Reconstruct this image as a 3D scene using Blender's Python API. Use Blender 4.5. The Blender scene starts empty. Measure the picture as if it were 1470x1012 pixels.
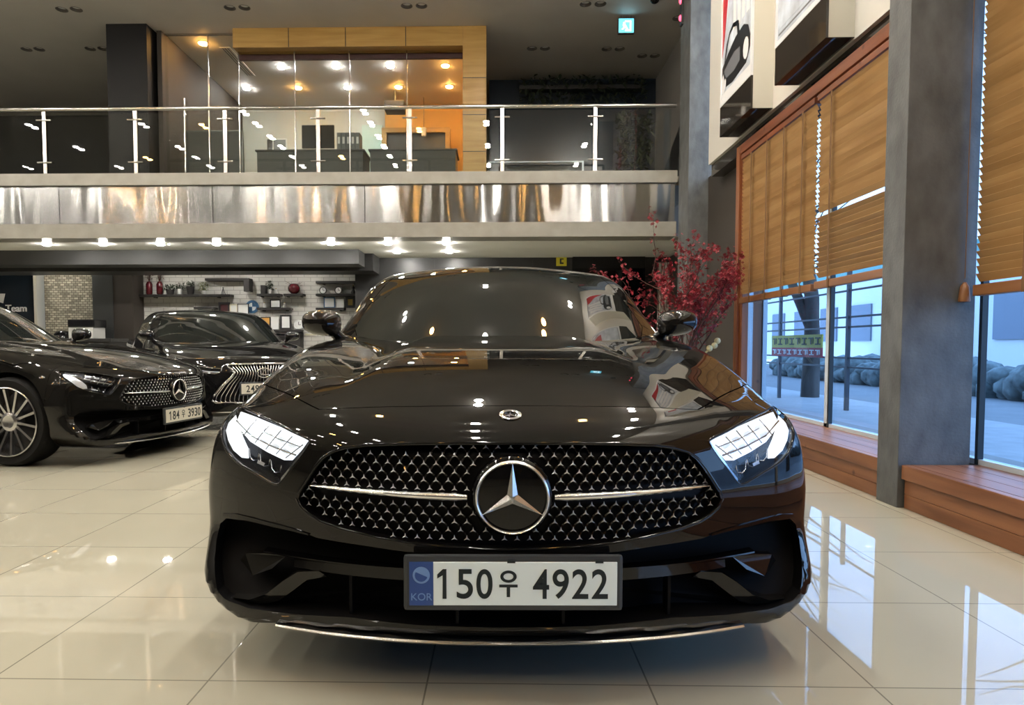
import math, random
import numpy as np
# ---------------------------------------------------------------- camera numbers
CAM_H, F_PX = 0.93, 960.0
YAW, PITCH = math.radians(1.2), math.radians(-2.7)      # a little left, a little down
def _cam_axes():
    cy, sy, cp, sp = math.cos(YAW), math.sin(YAW), math.cos(PITCH), math.sin(PITCH)
    fwd = np.array([-sy*cp, cy*cp, sp]); right = np.array([cy, sy, 0.0]); up = np.cross(right, fwd)
    return right, up, fwd
_R, _U, _F = _cam_axes()
# principal point chosen so that the room's depth direction vanishes at (716, 496)
CX = 716 - F_PX*(_R[1]/_F[1]); CY = 496 + F_PX*(_U[1]/_F[1])

def interp(x, xs, ys):
    """monotone-ish smooth table lookup (cubic Hermite, Catmull slopes limited)"""
    xs = np.asarray(xs, float); ys = np.asarray(ys, float); x = np.asarray(x, float)
    d = np.diff(ys)/np.diff(xs)
    m = np.empty_like(ys); m[0] = d[0]; m[-1] = d[-1]
    h = np.diff(xs)
    m[1:-1] = (d[:-1]*h[1:] + d[1:]*h[:-1])/(h[1:]+h[:-1])
    i = np.clip(np.searchsorted(xs, x)-1, 0, len(xs)-2)
    t = (x-xs[i])/h[i]
    tc = np.clip(t, 0, 1)
    y = (2*tc**3-3*tc**2+1)*ys[i] + (tc**3-2*tc**2+tc)*h[i]*m[i] + (-2*tc**3+3*tc**2)*ys[i+1] + (tc**3-tc**2)*h[i]*m[i+1]
    y = y + np.where(t < 0, t*h[i]*m[0], 0) + np.where(t > 1, (t-1)*h[i]*m[-1], 0)
    return y
def smax(a, b, k):
    h = np.clip(0.5 + 0.5*(a-b)/k, 0, 1)
    return b*(1-h) + a*h + k*h*(1-h)
def sstep(a, b, x):
    t = np.clip((x-a)/(b-a), 0, 1); return t*t*(3-2*t)

# ---------------------------------------------------------------- car bodies as smooth solids
class Shape:
    """a car body: x across, y back from the nose, z up; solid where g < 0"""
    def __init__(s, kind):
        s.kind = kind
        if kind == 'coupe':
            s.L, s.HW = 4.99, .945
            s.hood_c = ([-.3, 0, .08, .22, .40, .70, 1.0, 1.30, 1.45, 1.7, 2.2, 3.2, 4.0, 4.6, 4.9, 5.2],
                        [.56, .670, .704, .757, .817, .891, .938, .966, .975, .97, .97, .97, 1.0, 1.02, 1.0, .93])
            s.hood_e = ([-.3, 0, .3, .57, .75, .96, 1.3, 1.6, 2.2, 3.2, 4.0, 4.6, 4.9, 5.2],
                        [.55, .63, .70, .775, .835, .892, .950, .975, .98, .97, .985, .985, .95, .85])
            s.plan = ([0, .15, .30, .45, .60, .72, .80, .87, .92, .96, 1.0], [0, .006, .028, .070, .135, .200, .25, .305, .355, .42, .52])
            s.prof = ([.10, .17, .24, .34, .45, .55, .62, .67, .70, .75, .85], [.075, .04, .015, .0, .002, .008, .018, .035, .055, .12, .30])
            s.low = .155; s.roof = ([1.2, 1.42, 1.60, 1.80, 2.05, 2.25, 2.45, 2.7, 3.1, 3.6, 4.1, 4.5, 4.8],
                                    [.80, .935, 1.045, 1.165, 1.300, 1.375, 1.415, 1.432, 1.415, 1.325, 1.175, 1.03, .90])
            s.axles = (.84, 3.79); s.wr = .345
        else:
            s.L, s.HW = 4.96, .932
            s.hood_c = ([-.3, 0, .08, .22, .40, .70, 1.0, 1.30, 1.50, 1.8, 2.2, 3.2, 4.0, 4.6, 4.9, 5.2],
                        [.62, .715, .755, .80, .835, .892, .937, .972, .99, .99, .98, .98, 1.03, 1.06, 1.04, .95])
            s.hood_e = ([-.3, 0, .3, .57, .75, .96, 1.3, 1.6, 2.2, 3.2, 4.0, 4.6, 4.9, 5.2],
                        [.56, .64, .715, .785, .83, .872, .93, .96, .97, .97, 1.0, 1.02, .98, .87])
            s.plan = ([0, .15, .30, .45, .60, .72, .80, .87, .92, .96, 1.0], [0, .006, .030, .085, .175, .27, .35, .43, .51, .60, .72])
            s.prof = ([.10, .17, .24, .34, .45, .55, .62, .67, .72, .78, .88], [.06, .03, .01, .0, .0, .004, .012, .025, .05, .11, .28])
            s.low = .155; s.roof = ([1.2, 1.47, 1.68, 1.9, 2.15, 2.35, 2.55, 2.8, 3.2, 3.7, 4.2, 4.6, 4.9],
                                    [.78, .94, 1.07, 1.195, 1.325, 1.395, 1.43, 1.445, 1.435, 1.36, 1.22, 1.06, .92])
            s.axles = (.93, 3.80); s.wr = .335
    def top(s, a, y):
        zc, ze = interp(y, *s.hood_c), interp(y, *s.hood_e)
        t = np.clip(a/.86, 0, 1.15)
        z = zc + (ze-zc)*(0.35*t**2 + 0.65*t**4)
        if s.kind == 'coupe':
            ad = interp(np.clip(y, .2, 1.5), [.2, .6, 1.0, 1.45], [.54, .47, .41, .365])
            amt = sstep(.25, 1.1, y)*(1-sstep(1.5, 1.9, y))
            z = z - .024*amt*sstep(ad-.045, ad+.055, a) + .010*amt*sstep(ad+.05, .80, a)
        return z
    def front(s, a, z):
        k = 1 - .40*(1-sstep(.16, .40, z))
        p = interp(a, *s.plan)*k
        q = interp(z, *s.prof)
        return p + q*(1-.35*sstep(.3, .9, a))
    def side(s, y, z):
        w = s.HW + .009 - .052*(1-sstep(.12, .50, z)) - .26*np.clip(z-.49, 0, .2)*(1-.3*sstep(.7, 1.3, y)) - .10*np.clip(z-.70, 0, 1) - .10*np.clip(z-.82, 0, 1)
        w = w - 9*np.clip(.27-z, 0, .12)**2*(1-sstep(.45, .7, y))
        ye = y
        w = w - .012*sstep(1.1, 1.6, ye)*(1-sstep(3.0, 3.5, ye)) - .11*sstep(4.2, 5.1, ye)
        return w
    def g(s, x, y, z):
        a = np.sqrt(x*x + 1e-6)
        gt = (z - s.top(a, y))*.93
        gs = a - s.side(y, z)
        gf = (s.front(a, z) - y)*np.where(a < .6, .95, .72)
        gr = (y - (s.L - .02 - .10*a*a - .16*np.clip(a-.6, 0, 1) - .12*np.clip(z-.6, 0, 1)*0 - .06*np.clip(.45-z, 0, 1)))
        r = smax(gt, gs, .075)
        r = smax(r, gf, .045)
        r = smax(r, gr, .10)
        return smax(r, s.low - .014*sstep(.5, .8, a) - z, .022)
    # cabin -------------------------------------------------------------------
    def gc(s, x, y, z):
        a = np.sqrt(x*x + 1e-6)
        sw = .30*np.clip(a/.74, 0, 1.2)**2.2
        fr = 1-sstep(2.2, 2.9, y)
        R = interp(y - sw*fr + .25*np.clip(a/.7, 0, 1.2)**2*sstep(3.2, 3.9, y), *s.roof)
        gt = (z - (R - .035*(a/.6)**2*sstep(1.6, 2.6, y)))*.86
        xc = .925 - .40*np.clip(z-.93, -.2, 1) - .06*sstep(1.22, 1.45, z) - .20*sstep(3.0, 4.6, y)
        r = smax(gt, a - xc, .05)
        return smax(r, .86 - z, .02)

def _march(fn, C, D, rmax=3.2, n=90):
    """distance along D from C (inside) to the surface"""
    lo = np.zeros(C.shape[:-1]); hi = np.full(C.shape[:-1], np.nan)
    ts = np.linspace(0, rmax, n)
    prev = fn(*(C.T)).T
    found = np.zeros(lo.shape, bool)
    for i in range(1, n):
        P = C + D*ts[i]
        v = fn(P[..., 0], P[..., 1], P[..., 2])
        new = (~found) & (v > 0)
        lo[new] = ts[i-1]; hi[new] = ts[i]; found |= new
    hi = np.where(np.isnan(hi), rmax, hi)
    for _ in range(26):
        m = (lo+hi)/2; P = C + D*m[..., None]
        v = fn(P[..., 0], P[..., 1], P[..., 2]); pos = v > 0
        hi = np.where(pos, m, hi); lo = np.where(pos, lo, m)
    return (lo+hi)/2
def solid_grid(fn, y0, y1, zc, phis, nf, ns, nr):
    """half grid (x >= 0) of surface points: fan round the nose, stations along the side, fan round the tail"""
    cols = []
    for t in np.linspace(0, math.pi/2, nf): cols.append((y0, math.sin(t), -math.cos(t)))
    for y in np.linspace(y0, y1, ns)[1:-1]: cols.append((y, 1.0, 0.0))
    for t in np.linspace(math.pi/2, math.pi, nr): cols.append((y1, math.sin(t), -math.cos(t)))
    cols = np.array(cols); ph = np.asarray(phis)
    C = np.zeros((len(cols), len(ph), 3)); D = np.zeros_like(C)
    C[..., 1] = cols[:, None, 0]; C[..., 2] = zc
    D[..., 0] = cols[:, None, 1]*np.cos(ph)[None]; D[..., 1] = cols[:, None, 2]*np.cos(ph)[None]; D[..., 2] = np.sin(ph)[None]
    r = _march(fn, C.reshape(-1, 3), D.reshape(-1, 3)).reshape(C.shape[:2])
    return C + D*r[..., None]
def surf_y(shape, x, z, fn=None):
    """depth (y) of the body surface seen from straight ahead at (x, z)"""
    x = np.atleast_1d(np.asarray(x, float)); z = np.atleast_1d(np.asarray(z, float))
    fn = fn or shape.g
    C = np.stack([x, np.full_like(x, -.4), z], -1); D = np.zeros_like(C); D[:, 1] = 1
    return _march(lambda a, b, c: -fn(a, b, c), C, D, 3.0, 300) - .4
import bpy, bmesh
from mathutils import Vector, Matrix
COL = bpy.context.scene.collection
random.seed(7)
def at_Y(px, py, Y):
    """world point at depth Y on the sight line through a pixel of the photograph"""
    d = _F + _R*(px-CX)/F_PX + _U*(CY-py)/F_PX
    return Vector((d*Y/d[1] + np.array([0, 0, CAM_H])).tolist())
# ---------------------------------------------------------------- materials
M = {}
def mat(name, col, rough=.5, metal=0.0, spec=.5, coat=0.0, emit=0.0, ecol=None, noise=None, bump=None, coat_rough=.01):
    m = bpy.data.materials.new(name); m.use_nodes = True
    n, l = m.node_tree.nodes, m.node_tree.links
    p = n['Principled BSDF']
    p.inputs['Base Color'].default_value = (*col, 1); p.inputs['Roughness'].default_value = rough
    p.inputs['Metallic'].default_value = metal; p.inputs['Specular IOR Level'].default_value = spec
    p.inputs['Coat Weight'].default_value = coat; p.inputs['Coat Roughness'].default_value = coat_rough
    if emit:
        p.inputs['Emission Color'].default_value = (*(ecol or col), 1); p.inputs['Emission Strength'].default_value = emit
    tc = n.new('ShaderNodeTexCoord')
    if noise:                                    # (scale xyz, amount): soft colour variation of the stuff itself
        sc, amt = noise
        mp = n.new('ShaderNodeMapping'); mp.inputs['Scale'].default_value = sc if isinstance(sc, tuple) else (sc,)*3
        nz = n.new('ShaderNodeTexNoise'); nz.inputs['Detail'].default_value = 5; nz.inputs['Scale'].default_value = 1
        l.new(tc.outputs['Object'], mp.inputs[0]); l.new(mp.outputs[0], nz.inputs['Vector'])
        rp = n.new('ShaderNodeValToRGB')
        rp.color_ramp.elements[0].position = .3; rp.color_ramp.elements[1].position = .7
        rp.color_ramp.elements[0].color = (*[c*(1-amt) for c in col], 1); rp.color_ramp.elements[1].color = (*[min(1, c*(1+amt)) for c in col], 1)
        l.new(nz.outputs['Fac'], rp.inputs[0]); l.new(rp.outputs[0], p.inputs['Base Color'])
    if bump:
        sc, st = bump
        mp = n.new('ShaderNodeMapping'); mp.inputs['Scale'].default_value = sc if isinstance(sc, tuple) else (sc,)*3
        nz = n.new('ShaderNodeTexNoise'); nz.inputs['Scale'].default_value = 1; nz.inputs['Detail'].default_value = 3
        bp = n.new('ShaderNodeBump'); bp.inputs['Strength'].default_value = st; bp.inputs['Distance'].default_value = .02
        l.new(tc.outputs['Object'], mp.inputs[0]); l.new(mp.outputs[0], nz.inputs['Vector'])
        l.new(nz.outputs['Fac'], bp.inputs['Height']); l.new(bp.outputs[0], p.inputs['Normal'])
    M[name] = m; return m
def brick_mat(name, c1, c2, mortar, bw, bh, ms, rough, offset=.5, loc=(0, 0, 0), bump=.3, spec=.5, axes='XZ', coat=0, cnoise=0):
    m = bpy.data.materials.new(name); m.use_nodes = True
    n, l = m.node_tree.nodes, m.node_tree.links; p = n['Principled BSDF']
    p.inputs['Roughness'].default_value = rough; p.inputs['Specular IOR Level'].default_value = spec
    p.inputs['Coat Weight'].default_value = coat; p.inputs['Coat Roughness'].default_value = .01
    tc = n.new('ShaderNodeTexCoord'); sep = n.new('ShaderNodeSeparateXYZ'); cb = n.new('ShaderNodeCombineXYZ')
    l.new(tc.outputs['Object'], sep.inputs[0])
    l.new(sep.outputs[axes[0]], cb.inputs['X']); l.new(sep.outputs[axes[1]], cb.inputs['Y'])
    mp = n.new('ShaderNodeMapping'); mp.inputs['Location'].default_value = loc
    l.new(cb.outputs[0], mp.inputs[0])
    b = n.new('ShaderNodeTexBrick'); b.offset = offset; b.inputs['Scale'].default_value = 1
    b.inputs['Color1'].default_value = (*c1, 1); b.inputs['Color2'].default_value = (*c2, 1); b.inputs['Mortar'].default_value = (*mortar, 1)
    b.inputs['Mortar Size'].default_value = ms; b.inputs['Brick Width'].default_value = bw; b.inputs['Row Height'].default_value = bh
    b.inputs['Mortar Smooth'].default_value = .1
    l.new(mp.outputs[0], b.inputs['Vector'])
    if cnoise:
        nz = n.new('ShaderNodeTexNoise'); nz.inputs['Scale'].default_value = 1.6; nz.inputs['Detail'].default_value = 6
        l.new(tc.outputs['Object'], nz.inputs['Vector'])
        mx = n.new('ShaderNodeMixRGB'); mx.blend_type = 'MULTIPLY'; mx.inputs['Fac'].default_value = cnoise
        l.new(b.outputs['Color'], mx.inputs[1]); l.new(nz.outputs['Color'], mx.inputs[2])
        hs = n.new('ShaderNodeHueSaturation'); hs.inputs['Saturation'].default_value = .0
        l.new(nz.outputs['Color'], hs.inputs['Color']); l.new(hs.outputs[0], mx.inputs[2])
        l.new(mx.outputs[0], p.inputs['Base Color'])
    else: l.new(b.outputs['Color'], p.inputs['Base Color'])
    if bump:
        bp = n.new('ShaderNodeBump'); bp.inputs['Strength'].default_value = bump; bp.inputs['Distance'].default_value = .004; bp.invert = True
        l.new(b.outputs['Fac'], bp.inputs['Height']); l.new(bp.outputs[0], p.inputs['Normal'])
    M[name] = m; return m
def glass_mat(name, tint, ior=1.45, rough=0.0):
    m = bpy.data.materials.new(name); m.use_nodes = True
    n, l = m.node_tree.nodes, m.node_tree.links; n.clear()
    o = n.new('ShaderNodeOutputMaterial'); mx = n.new('ShaderNodeMixShader'); fr = n.new('ShaderNodeFresnel'); fr.inputs['IOR'].default_value = ior
    t = n.new('ShaderNodeBsdfTransparent'); t.inputs['Color'].default_value = (*tint, 1)
    g = n.new('ShaderNodeBsdfGlossy'); g.inputs['Roughness'].default_value = rough
    ge = n.new('ShaderNodeNewGeometry'); pw = n.new('ShaderNodeMath'); pw.operation = 'POWER'; pw.inputs[0].default_value = ior
    ma = n.new('ShaderNodeMath'); ma.operation = 'MULTIPLY_ADD'; ma.inputs[1].default_value = -2; ma.inputs[2].default_value = 1   # a thin pane: same index from both sides
    l.new(ge.outputs['Backfacing'], ma.inputs[0]); l.new(ma.outputs[0], pw.inputs[1]); l.new(pw.outputs[0], fr.inputs['IOR'])
    l.new(fr.outputs[0], mx.inputs[0]); l.new(t.outputs[0], mx.inputs[1]); l.new(g.outputs[0], mx.inputs[2]); l.new(mx.outputs[0], o.inputs[0])
    M[name] = m; return m
def wood_mat(name, c1, c2, along, rough=.45, knots=True, sc=1.0):
    """plank wood with long grain along one axis and dark knots"""
    m = mat(name, c1, rough)
    n, l = m.node_tree.nodes, m.node_tree.links; p = n['Principled BSDF']
    tc = n.new('ShaderNodeTexCoord'); mp = n.new('ShaderNodeMapping')
    s = [14*sc]*3; s[along] = 1.1*sc; mp.inputs['Scale'].default_value = s
    nz = n.new('ShaderNodeTexNoise'); nz.inputs['Scale'].default_value = 1; nz.inputs['Detail'].default_value = 6; nz.inputs['Distortion'].default_value = .6
    l.new(tc.outputs['Object'], mp.inputs[0]); l.new(mp.outputs[0], nz.inputs['Vector'])
    rp = n.new('ShaderNodeValToRGB'); rp.color_ramp.elements[0].position = .35; rp.color_ramp.elements[1].position = .68
    rp.color_ramp.elements[0].color = (*c2, 1); rp.color_ramp.elements[1].color = (*c1, 1); l.new(nz.outputs['Fac'], rp.inputs[0])
    out = rp.outputs[0]
    if knots:
        v = n.new('ShaderNodeTexVoronoi'); v.inputs['Scale'].default_value = 4.5; l.new(tc.outputs['Object'], v.inputs['Vector'])
        r2 = n.new('ShaderNodeValToRGB'); r2.color_ramp.elements[0].position = .045; r2.color_ramp.elements[1].position = .11
        r2.color_ramp.elements[0].color = (.25, .18, .14, 1); r2.color_ramp.elements[1].color = (1, 1, 1, 1); l.new(v.outputs['Distance'], r2.inputs[0])
        mx = n.new('ShaderNodeMixRGB'); mx.blend_type = 'MULTIPLY'; mx.inputs[0].default_value = .8
        l.new(out, mx.inputs[1]); l.new(r2.outputs[0], mx.inputs[2]); out = mx.outputs[0]
    l.new(out, p.inputs['Base Color']); return m
# ---------------------------------------------------------------- mesh building
class MB:
    """collects shapes, then links them as ONE mesh object"""
    def __init__(s): s.V, s.F, s.I, s.mats = [], [], [], []
    def mi(s, m):
        if m is None: return 0
        if m not in s.mats: s.mats.append(m)
        return s.mats.index(m)
    def add(s, V, F, m=None):
        b = len(s.V); s.V += [tuple(v) for v in V]; s.F += [tuple(i+b for i in f) for f in F]; s.I += [s.mi(m)]*len(F); return s
    def box(s, x0, x1, y0, y1, z0, z1, m=None, rot=None, org=None):
        V = [Vector((x, y, z)) for x in (x0, x1) for y in (y0, y1) for z in (z0, z1)]
        if rot is not None:
            o = Vector(org) if org is not None else sum(V, Vector())/8
            V = [o + rot @ (v-o) for v in V]
        return s.add(V, [(0, 1, 3, 2), (4, 6, 7, 5), (0, 4, 5, 1), (2, 3, 7, 6), (0, 2, 6, 4), (1, 5, 7, 3)], m)
    def prism(s, poly, axis, a, b, m=None):
        """polygon in the two other axes (in order) extruded along axis from a to b"""
        def P(u, v, w): return {'x': (w, u, v), 'y': (u, w, v), 'z': (u, v, w)}[axis]
        n = len(poly); V = [P(u, v, a) for u, v in poly] + [P(u, v, b) for u, v in poly]
        return s.add(V, [tuple(range(n)), tuple(range(2*n-1, n-1, -1))] + [(i, i+n, (i+1) % n+n, (i+1) % n) for i in range(n)], m)
    def tube(s, pts, r, n=8, m=None, closed=False, caps=True):
        pts = [Vector(p) for p in pts]; k = len(pts)
        rs = r if isinstance(r, (list, tuple)) else [r]*k
        V, F = [], []; up = Vector((0.13, .21, 1)).normalized()
        for i, p in enumerate(pts):
            t = (pts[(i+1) % k]-pts[i-1]) if closed else (pts[min(i+1, k-1)]-pts[max(i-1, 0)])
            t.normalize(); u = t.cross(up)
            if u.length < 1e-3: u = t.cross(Vector((1, 0, 0)))
            u.normalize(); w = u.cross(t)
            for j in range(n):
                a = 2*math.pi*j/n; V.append(p + (u*math.cos(a)+w*math.sin(a))*rs[i])
        for i in range(k if closed else k-1):
            for j in range(n):
                i2 = (i+1) % k; F.append((i*n+j, i*n+(j+1) % n, i2*n+(j+1) % n, i2*n+j))
        if caps and not closed: F += [tuple(range(n-1, -1, -1)), tuple((k-1)*n+j for j in range(n))]
        return s.add(V, F, m)
    def lathe(s, prof, org=(0, 0, 0), axis='z', n=24, m=None, closed=False):
        """profile of (radius, height) pairs turned about an axis"""
        V, F = [], []; o = Vector(org); k = len(prof)
        for r, h in prof:
            for j in range(n):
                a = 2*math.pi*j/n; c, d = r*math.cos(a), r*math.sin(a)
                V.append(o + Vector({'z': (c, d, h), 'y': (c, h, d), 'x': (h, c, d)}[axis]))
        for i in range(k if closed else k-1):
            i2 = (i+1) % k
            for j in range(n): F.append((i*n+j, i*n+(j+1) % n, i2*n+(j+1) % n, i2*n+j))
        if not closed: F += [tuple(range(n-1, -1, -1)), tuple((k-1)*n+j for j in range(n))]
        return s.add(V, F, m)
    def ball(s, c, r, n=10, k=7, m=None):
        V, F = [], []; rx, ry, rz = r if isinstance(r, tuple) else (r, r, r)
        for i in range(k+1):
            p = math.pi*i/k
            for j in range(n):
                a = 2*math.pi*j/n; V.append((c[0]+rx*math.sin(p)*math.cos(a), c[1]+ry*math.sin(p)*math.sin(a), c[2]+rz*math.cos(p)))
        for i in range(k):
            for j in range(n): F.append((i*n+j, i*n+(j+1) % n, (i+1)*n+(j+1) % n, (i+1)*n+j))
        return s.add(V, F, m)
    def mesh(s, name, bevel=0, smooth=None, seg=2):
        me = bpy.data.meshes.new(name); me.from_pydata(s.V, [], s.F)
        for m in s.mats: me.materials.append(m)
        if s.mats and len(s.mats) > 1: me.polygons.foreach_set('material_index', s.I)
        bm = bmesh.new(); bm.from_mesh(me)
        bmesh.ops.remove_doubles(bm, verts=bm.verts, dist=1e-6)
        bmesh.ops.recalc_face_normals(bm, faces=bm.faces)
        if bevel:
            ed = [e for e in bm.edges if len(e.link_faces) == 2 and e.calc_face_angle(0) > .6]
            bmesh.ops.bevel(bm, geom=ed, offset=bevel, segments=seg, affect='EDGES', profile=.6, clamp_overlap=True)
        bm.to_mesh(me); bm.free()
        if smooth:
            me.polygons.foreach_set('use_smooth', [True]*len(me.polygons)); me.set_sharp_from_angle(angle=math.radians(smooth))
        return me
    def build(s, name, m=None, parent=None, bevel=0, smooth=None, loc=None):
        me = s.mesh(name, bevel, smooth)
        if not s.mats and m is not None: me.materials.append(m)
        return link(name, me, parent, loc)
def link(name, me, parent=None, loc=None, m=None):
    o = bpy.data.objects.new(name, me); COL.objects.link(o)
    if m is not None: me.materials.clear(); me.materials.append(m)
    if parent is not None: o.parent = parent
    if loc is not None: o.location = loc
    return o
def tag(o, label, cat, group=None):
    o['label'] = label; o['category'] = cat
    if group: o['group'] = group
    return o
def thing(name, label, cat, loc=(0, 0, 0), rz=0, group=None):
    o = bpy.data.objects.new(name, None); COL.objects.link(o); o.empty_display_size = .1
    o.location = loc; o.rotation_euler = (0, 0, rz); return tag(o, label, cat, group)
def struct(o): o['kind'] = 'structure'; return o
def copy_tree(o, parent=None):
    c = o.copy(); COL.objects.link(c)
    if parent is not None: c.parent = parent
    for ch in list(o.children): copy_tree(ch, c)
    return c
def boolean(a, b, op, mat_b=None):
    """mesh a (op) mesh b, exact solver"""
    oa = bpy.data.objects.new('t', a); ob = bpy.data.objects.new('t', b); COL.objects.link(oa); COL.objects.link(ob)
    if mat_b is not None and not b.materials: b.materials.append(mat_b)
    md = oa.modifiers.new('b', 'BOOLEAN'); md.object = ob; md.operation = op; md.solver = 'EXACT'; md.material_mode = 'TRANSFER'
    dg = bpy.context.evaluated_depsgraph_get(); dg.update()
    me = bpy.data.meshes.new_from_object(oa.evaluated_get(dg))
    bpy.data.objects.remove(oa); bpy.data.objects.remove(ob); return me
def smooth(me, ang=32):
    me.polygons.foreach_set('use_smooth', [True]*len(me.polygons)); me.set_sharp_from_angle(angle=math.radians(ang)); return me
def text_mesh(txt, size, depth=.0015, sx=1.0, bold=0.0):
    cu = bpy.data.curves.new('t', 'FONT'); cu.body = txt; cu.size = size; cu.extrude = depth; cu.align_x = 'CENTER'; cu.align_y = 'CENTER'; cu.offset = bold
    o = bpy.data.objects.new('t', cu); COL.objects.link(o)
    dg = bpy.context.evaluated_depsgraph_get(); dg.update()
    me = bpy.data.meshes.new_from_object(o.evaluated_get(dg)); bpy.data.objects.remove(o)
    me.transform(Matrix.Diagonal((sx, 1, 1, 1))); me.materials.clear(); return me
RX90 = Matrix.Rotation(math.pi/2, 4, 'X')        # stands flat lettering up, facing -Y
# ---------------------------------------------------------------- palette
mat('paint', (.007, .0068, .0064), .4, 0, .0, 1.0, coat_rough=.0)
mat('paint_far', (.006, .006, .0064), .4, 0, .0, 1.0, coat_rough=.0)
mat('gloss_black', (.003, .003, .0035), .05, 0, .4)
mat('matt_black', (.004, .004, .0045), .6, 0, .08)
mat('mesh_black', (.003, .003, .004), .4, 0, .12)
mat('chrome', (.82, .83, .85), .06, 1)
mat('satin_metal', (.86, .87, .88), .24, 1)
mat('window_dark', (.008, .010, .0095), .0, 0, .5, .3)
mat('tyre', (.006, .006, .006), .8, 0, .2, bump=(40, .2))
mat('rim_metal', (.55, .55, .56), .22, 1)
mat('lamp_inside', (.03, .03, .034), .2, .5)
mat('pin_metal', (.66, .66, .66), .38, .35)
mat('lamp_lit', (1, 1, 1), .3, emit=.62, ecol=(.90, .96, 1.0))
mat('lamp_lit_low', (.9, .95, 1), .3, emit=.30, ecol=(.78, .92, 1.0))
mat('drl_off', (.75, .78, .82), .25, .3)
mat('lamp_cell', (.55, .57, .6), .1, 1)
glass_mat('lens', (.97, .98, 1.0), 1.25)
mat('plate_white', (.84, .95, .97), .35, emit=.0)
mat('plate_old', (.62, .60, .52), .4)
mat('plate_blue', (.02, .07, .28), .3)
mat('plate_emblem', (.16, .30, .62), .3)
mat('plate_frame', (.035, .04, .045), .4)
mat('ink', (.004, .012, .016), .5)
brick_mat('floor_tile', (.405, .39, .315), (.395, .38, .307), (.19, .18, .15), .609, .607, .0026, .018, offset=0, loc=(-.412+.609*20, -1.80+.607*20, 0), bump=.15, spec=.55, axes='XY', cnoise=.12)
mat('hall_ceiling', (.56, .54, .51), .6, noise=(1.3, .04))
mat('soffit_white', (.66, .66, .62), .6)
mat('hall_wall', (.06, .058, .055), .5)
mat('black_panel', (.005, .005, .0055), .5, 0, .2)
mat('dark_wall', (.018, .018, .018), .35, noise=(3, .3))
mat('navy_wall', (.012, .02, .032), .25)
mat('brown_wall', (.035, .028, .022), .7)
mat('grey_wall', (.22, .21, .195), .6)
mat('slab_stone', (.26, .25, .22), .3, noise=(5, .1), bump=(30, .06))
mat('pillar_stone', (.105, .11, .11), .55, noise=((9, 9, 5), .3), bump=(60, .12))
brick_mat('white_brick', (.60, .59, .56), (.55, .54, .51), (.35, .34, .32), .26, .085, .006, .5, axes='XZ', bump=.5)
brick_mat('stone_mosaic', (.62, .57, .44), (.22, .20, .155), (.12, .105, .08), .09, .045, .006, .8, axes='XZ', bump=1.0)
wood_mat('frame_wood', (.28, .10, .036), (.18, .058, .022), 2, .35)
wood_mat('rail_wood', (.23, .07, .028), (.13, .04, .017), 1, .35)
wood_mat('bench_wood', (.27, .112, .048), (.16, .06, .026), 1, .4)
wood_mat('slat_wood', (.52, .31, .125), (.41, .225, .08), 1, .4, knots=False)
wood_mat('blind_rail_wood', (.26, .115, .042), (.19, .075, .027), 1, .4, knots=False)
wood_mat('office_wood', (.44, .27, .075), (.35, .20, .05), 0, .4, knots=False)
mat('tape', (.16, .08, .03), .8)
glass_mat('clear_glass', (.95, .97, .96))
glass_mat('window_glass', (.66, .80, .95))
mat('alu', (.55, .63, .70), .35, .1)
mat('mullion', (.012, .02, .026), .4)
mat('steel_post', (.52, .51, .48), .22, 1)
mat('fascia_white', (.62, .60, .55), .5)
mat('box_side', (.60, .58, .50), .5)
mat('mirror_band', (.03, .026, .022), .05, 0, .6)
mat('white_print', (.75, .76, .78), .35)
mat('light_print', (.52, .58, .66), .35, noise=((3, 5, 4), .3))
mat('red_print', (.45, .01, .02), .35)
mat('dark_print', (.012, .013, .016), .3)
mat('grey_print', (.16, .17, .19), .3)
mat('downlight', (1, 1, 1), .3, emit=350, ecol=(1.0, .945, .845))
mat('downlight_dim', (1, 1, 1), .3, emit=90, ecol=(1.0, .945, .845))
mat('downlight_amber', (1, 1, 1), .3, emit=150, ecol=(1.0, .50, .13))
mat('soffit_light', (1, 1, 1), .3, emit=290, ecol=(1.0, .96, .88))
mat('soffit_dim', (1, 1, 1), .3, emit=150, ecol=(1.0, .96, .88))
mat('office_white', (1, 1, 1), .3, emit=200, ecol=(1.0, .97, .93))
mat('office_amber', (1, 1, 1), .3, emit=200, ecol=(1.0, .48, .11))
mat('lamp_ring', (.7, .7, .68), .4)
mat('can_grey', (.16, .15, .14), .5)
mat('can_black', (.02, .02, .02), .5)
mat('exit_sign', (.1, .5, .65), .4, emit=1.3, ecol=(.12, .62, .85))
mat('exit_white', (.8, .95, 1), .4, emit=2.5, ecol=(.75, .95, 1))
mat('yellow_sign', (.55, .48, .03), .4)
mat('red_lamp', (.5, .02, .05), .3, emit=2, ecol=(1, .08, .15))
mat('shelf_dark', (.018, .016, .016), .5)
mat('red_glaze', (.075, .004, .008), .2)
mat('leaf_dark', (.022, .035, .016), .6)
mat('leaf_lime', (.16, .18, .05), .6)
mat('white_pot', (.55, .55, .53), .4)
mat('paper', (.72, .73, .72), .5)
mat('cream_paper', (.66, .63, .48), .5)
mat('orange_paper', (.62, .32, .06), .5)
mat('picture_black', (.015, .015, .017), .4)
mat('gold', (.35, .25, .07), .4, .6)
mat('maroon', (.05, .008, .012), .5)
mat('badge_blue', (.05, .13, .26), .3)
mat('twig', (.055, .022, .016), .8)
mat('blossom', (.22, .006, .018), .6)
mat('bud_cream', (.55, .5, .28), .6)
mat('vase_grey', (.1, .09, .08), .5)
mat('curtain_white', (.55, .54, .50), .7)
mat('lettering', (.9, .9, .9), .5)
mat('partition_grey', (.055, .058, .06), .6)
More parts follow.
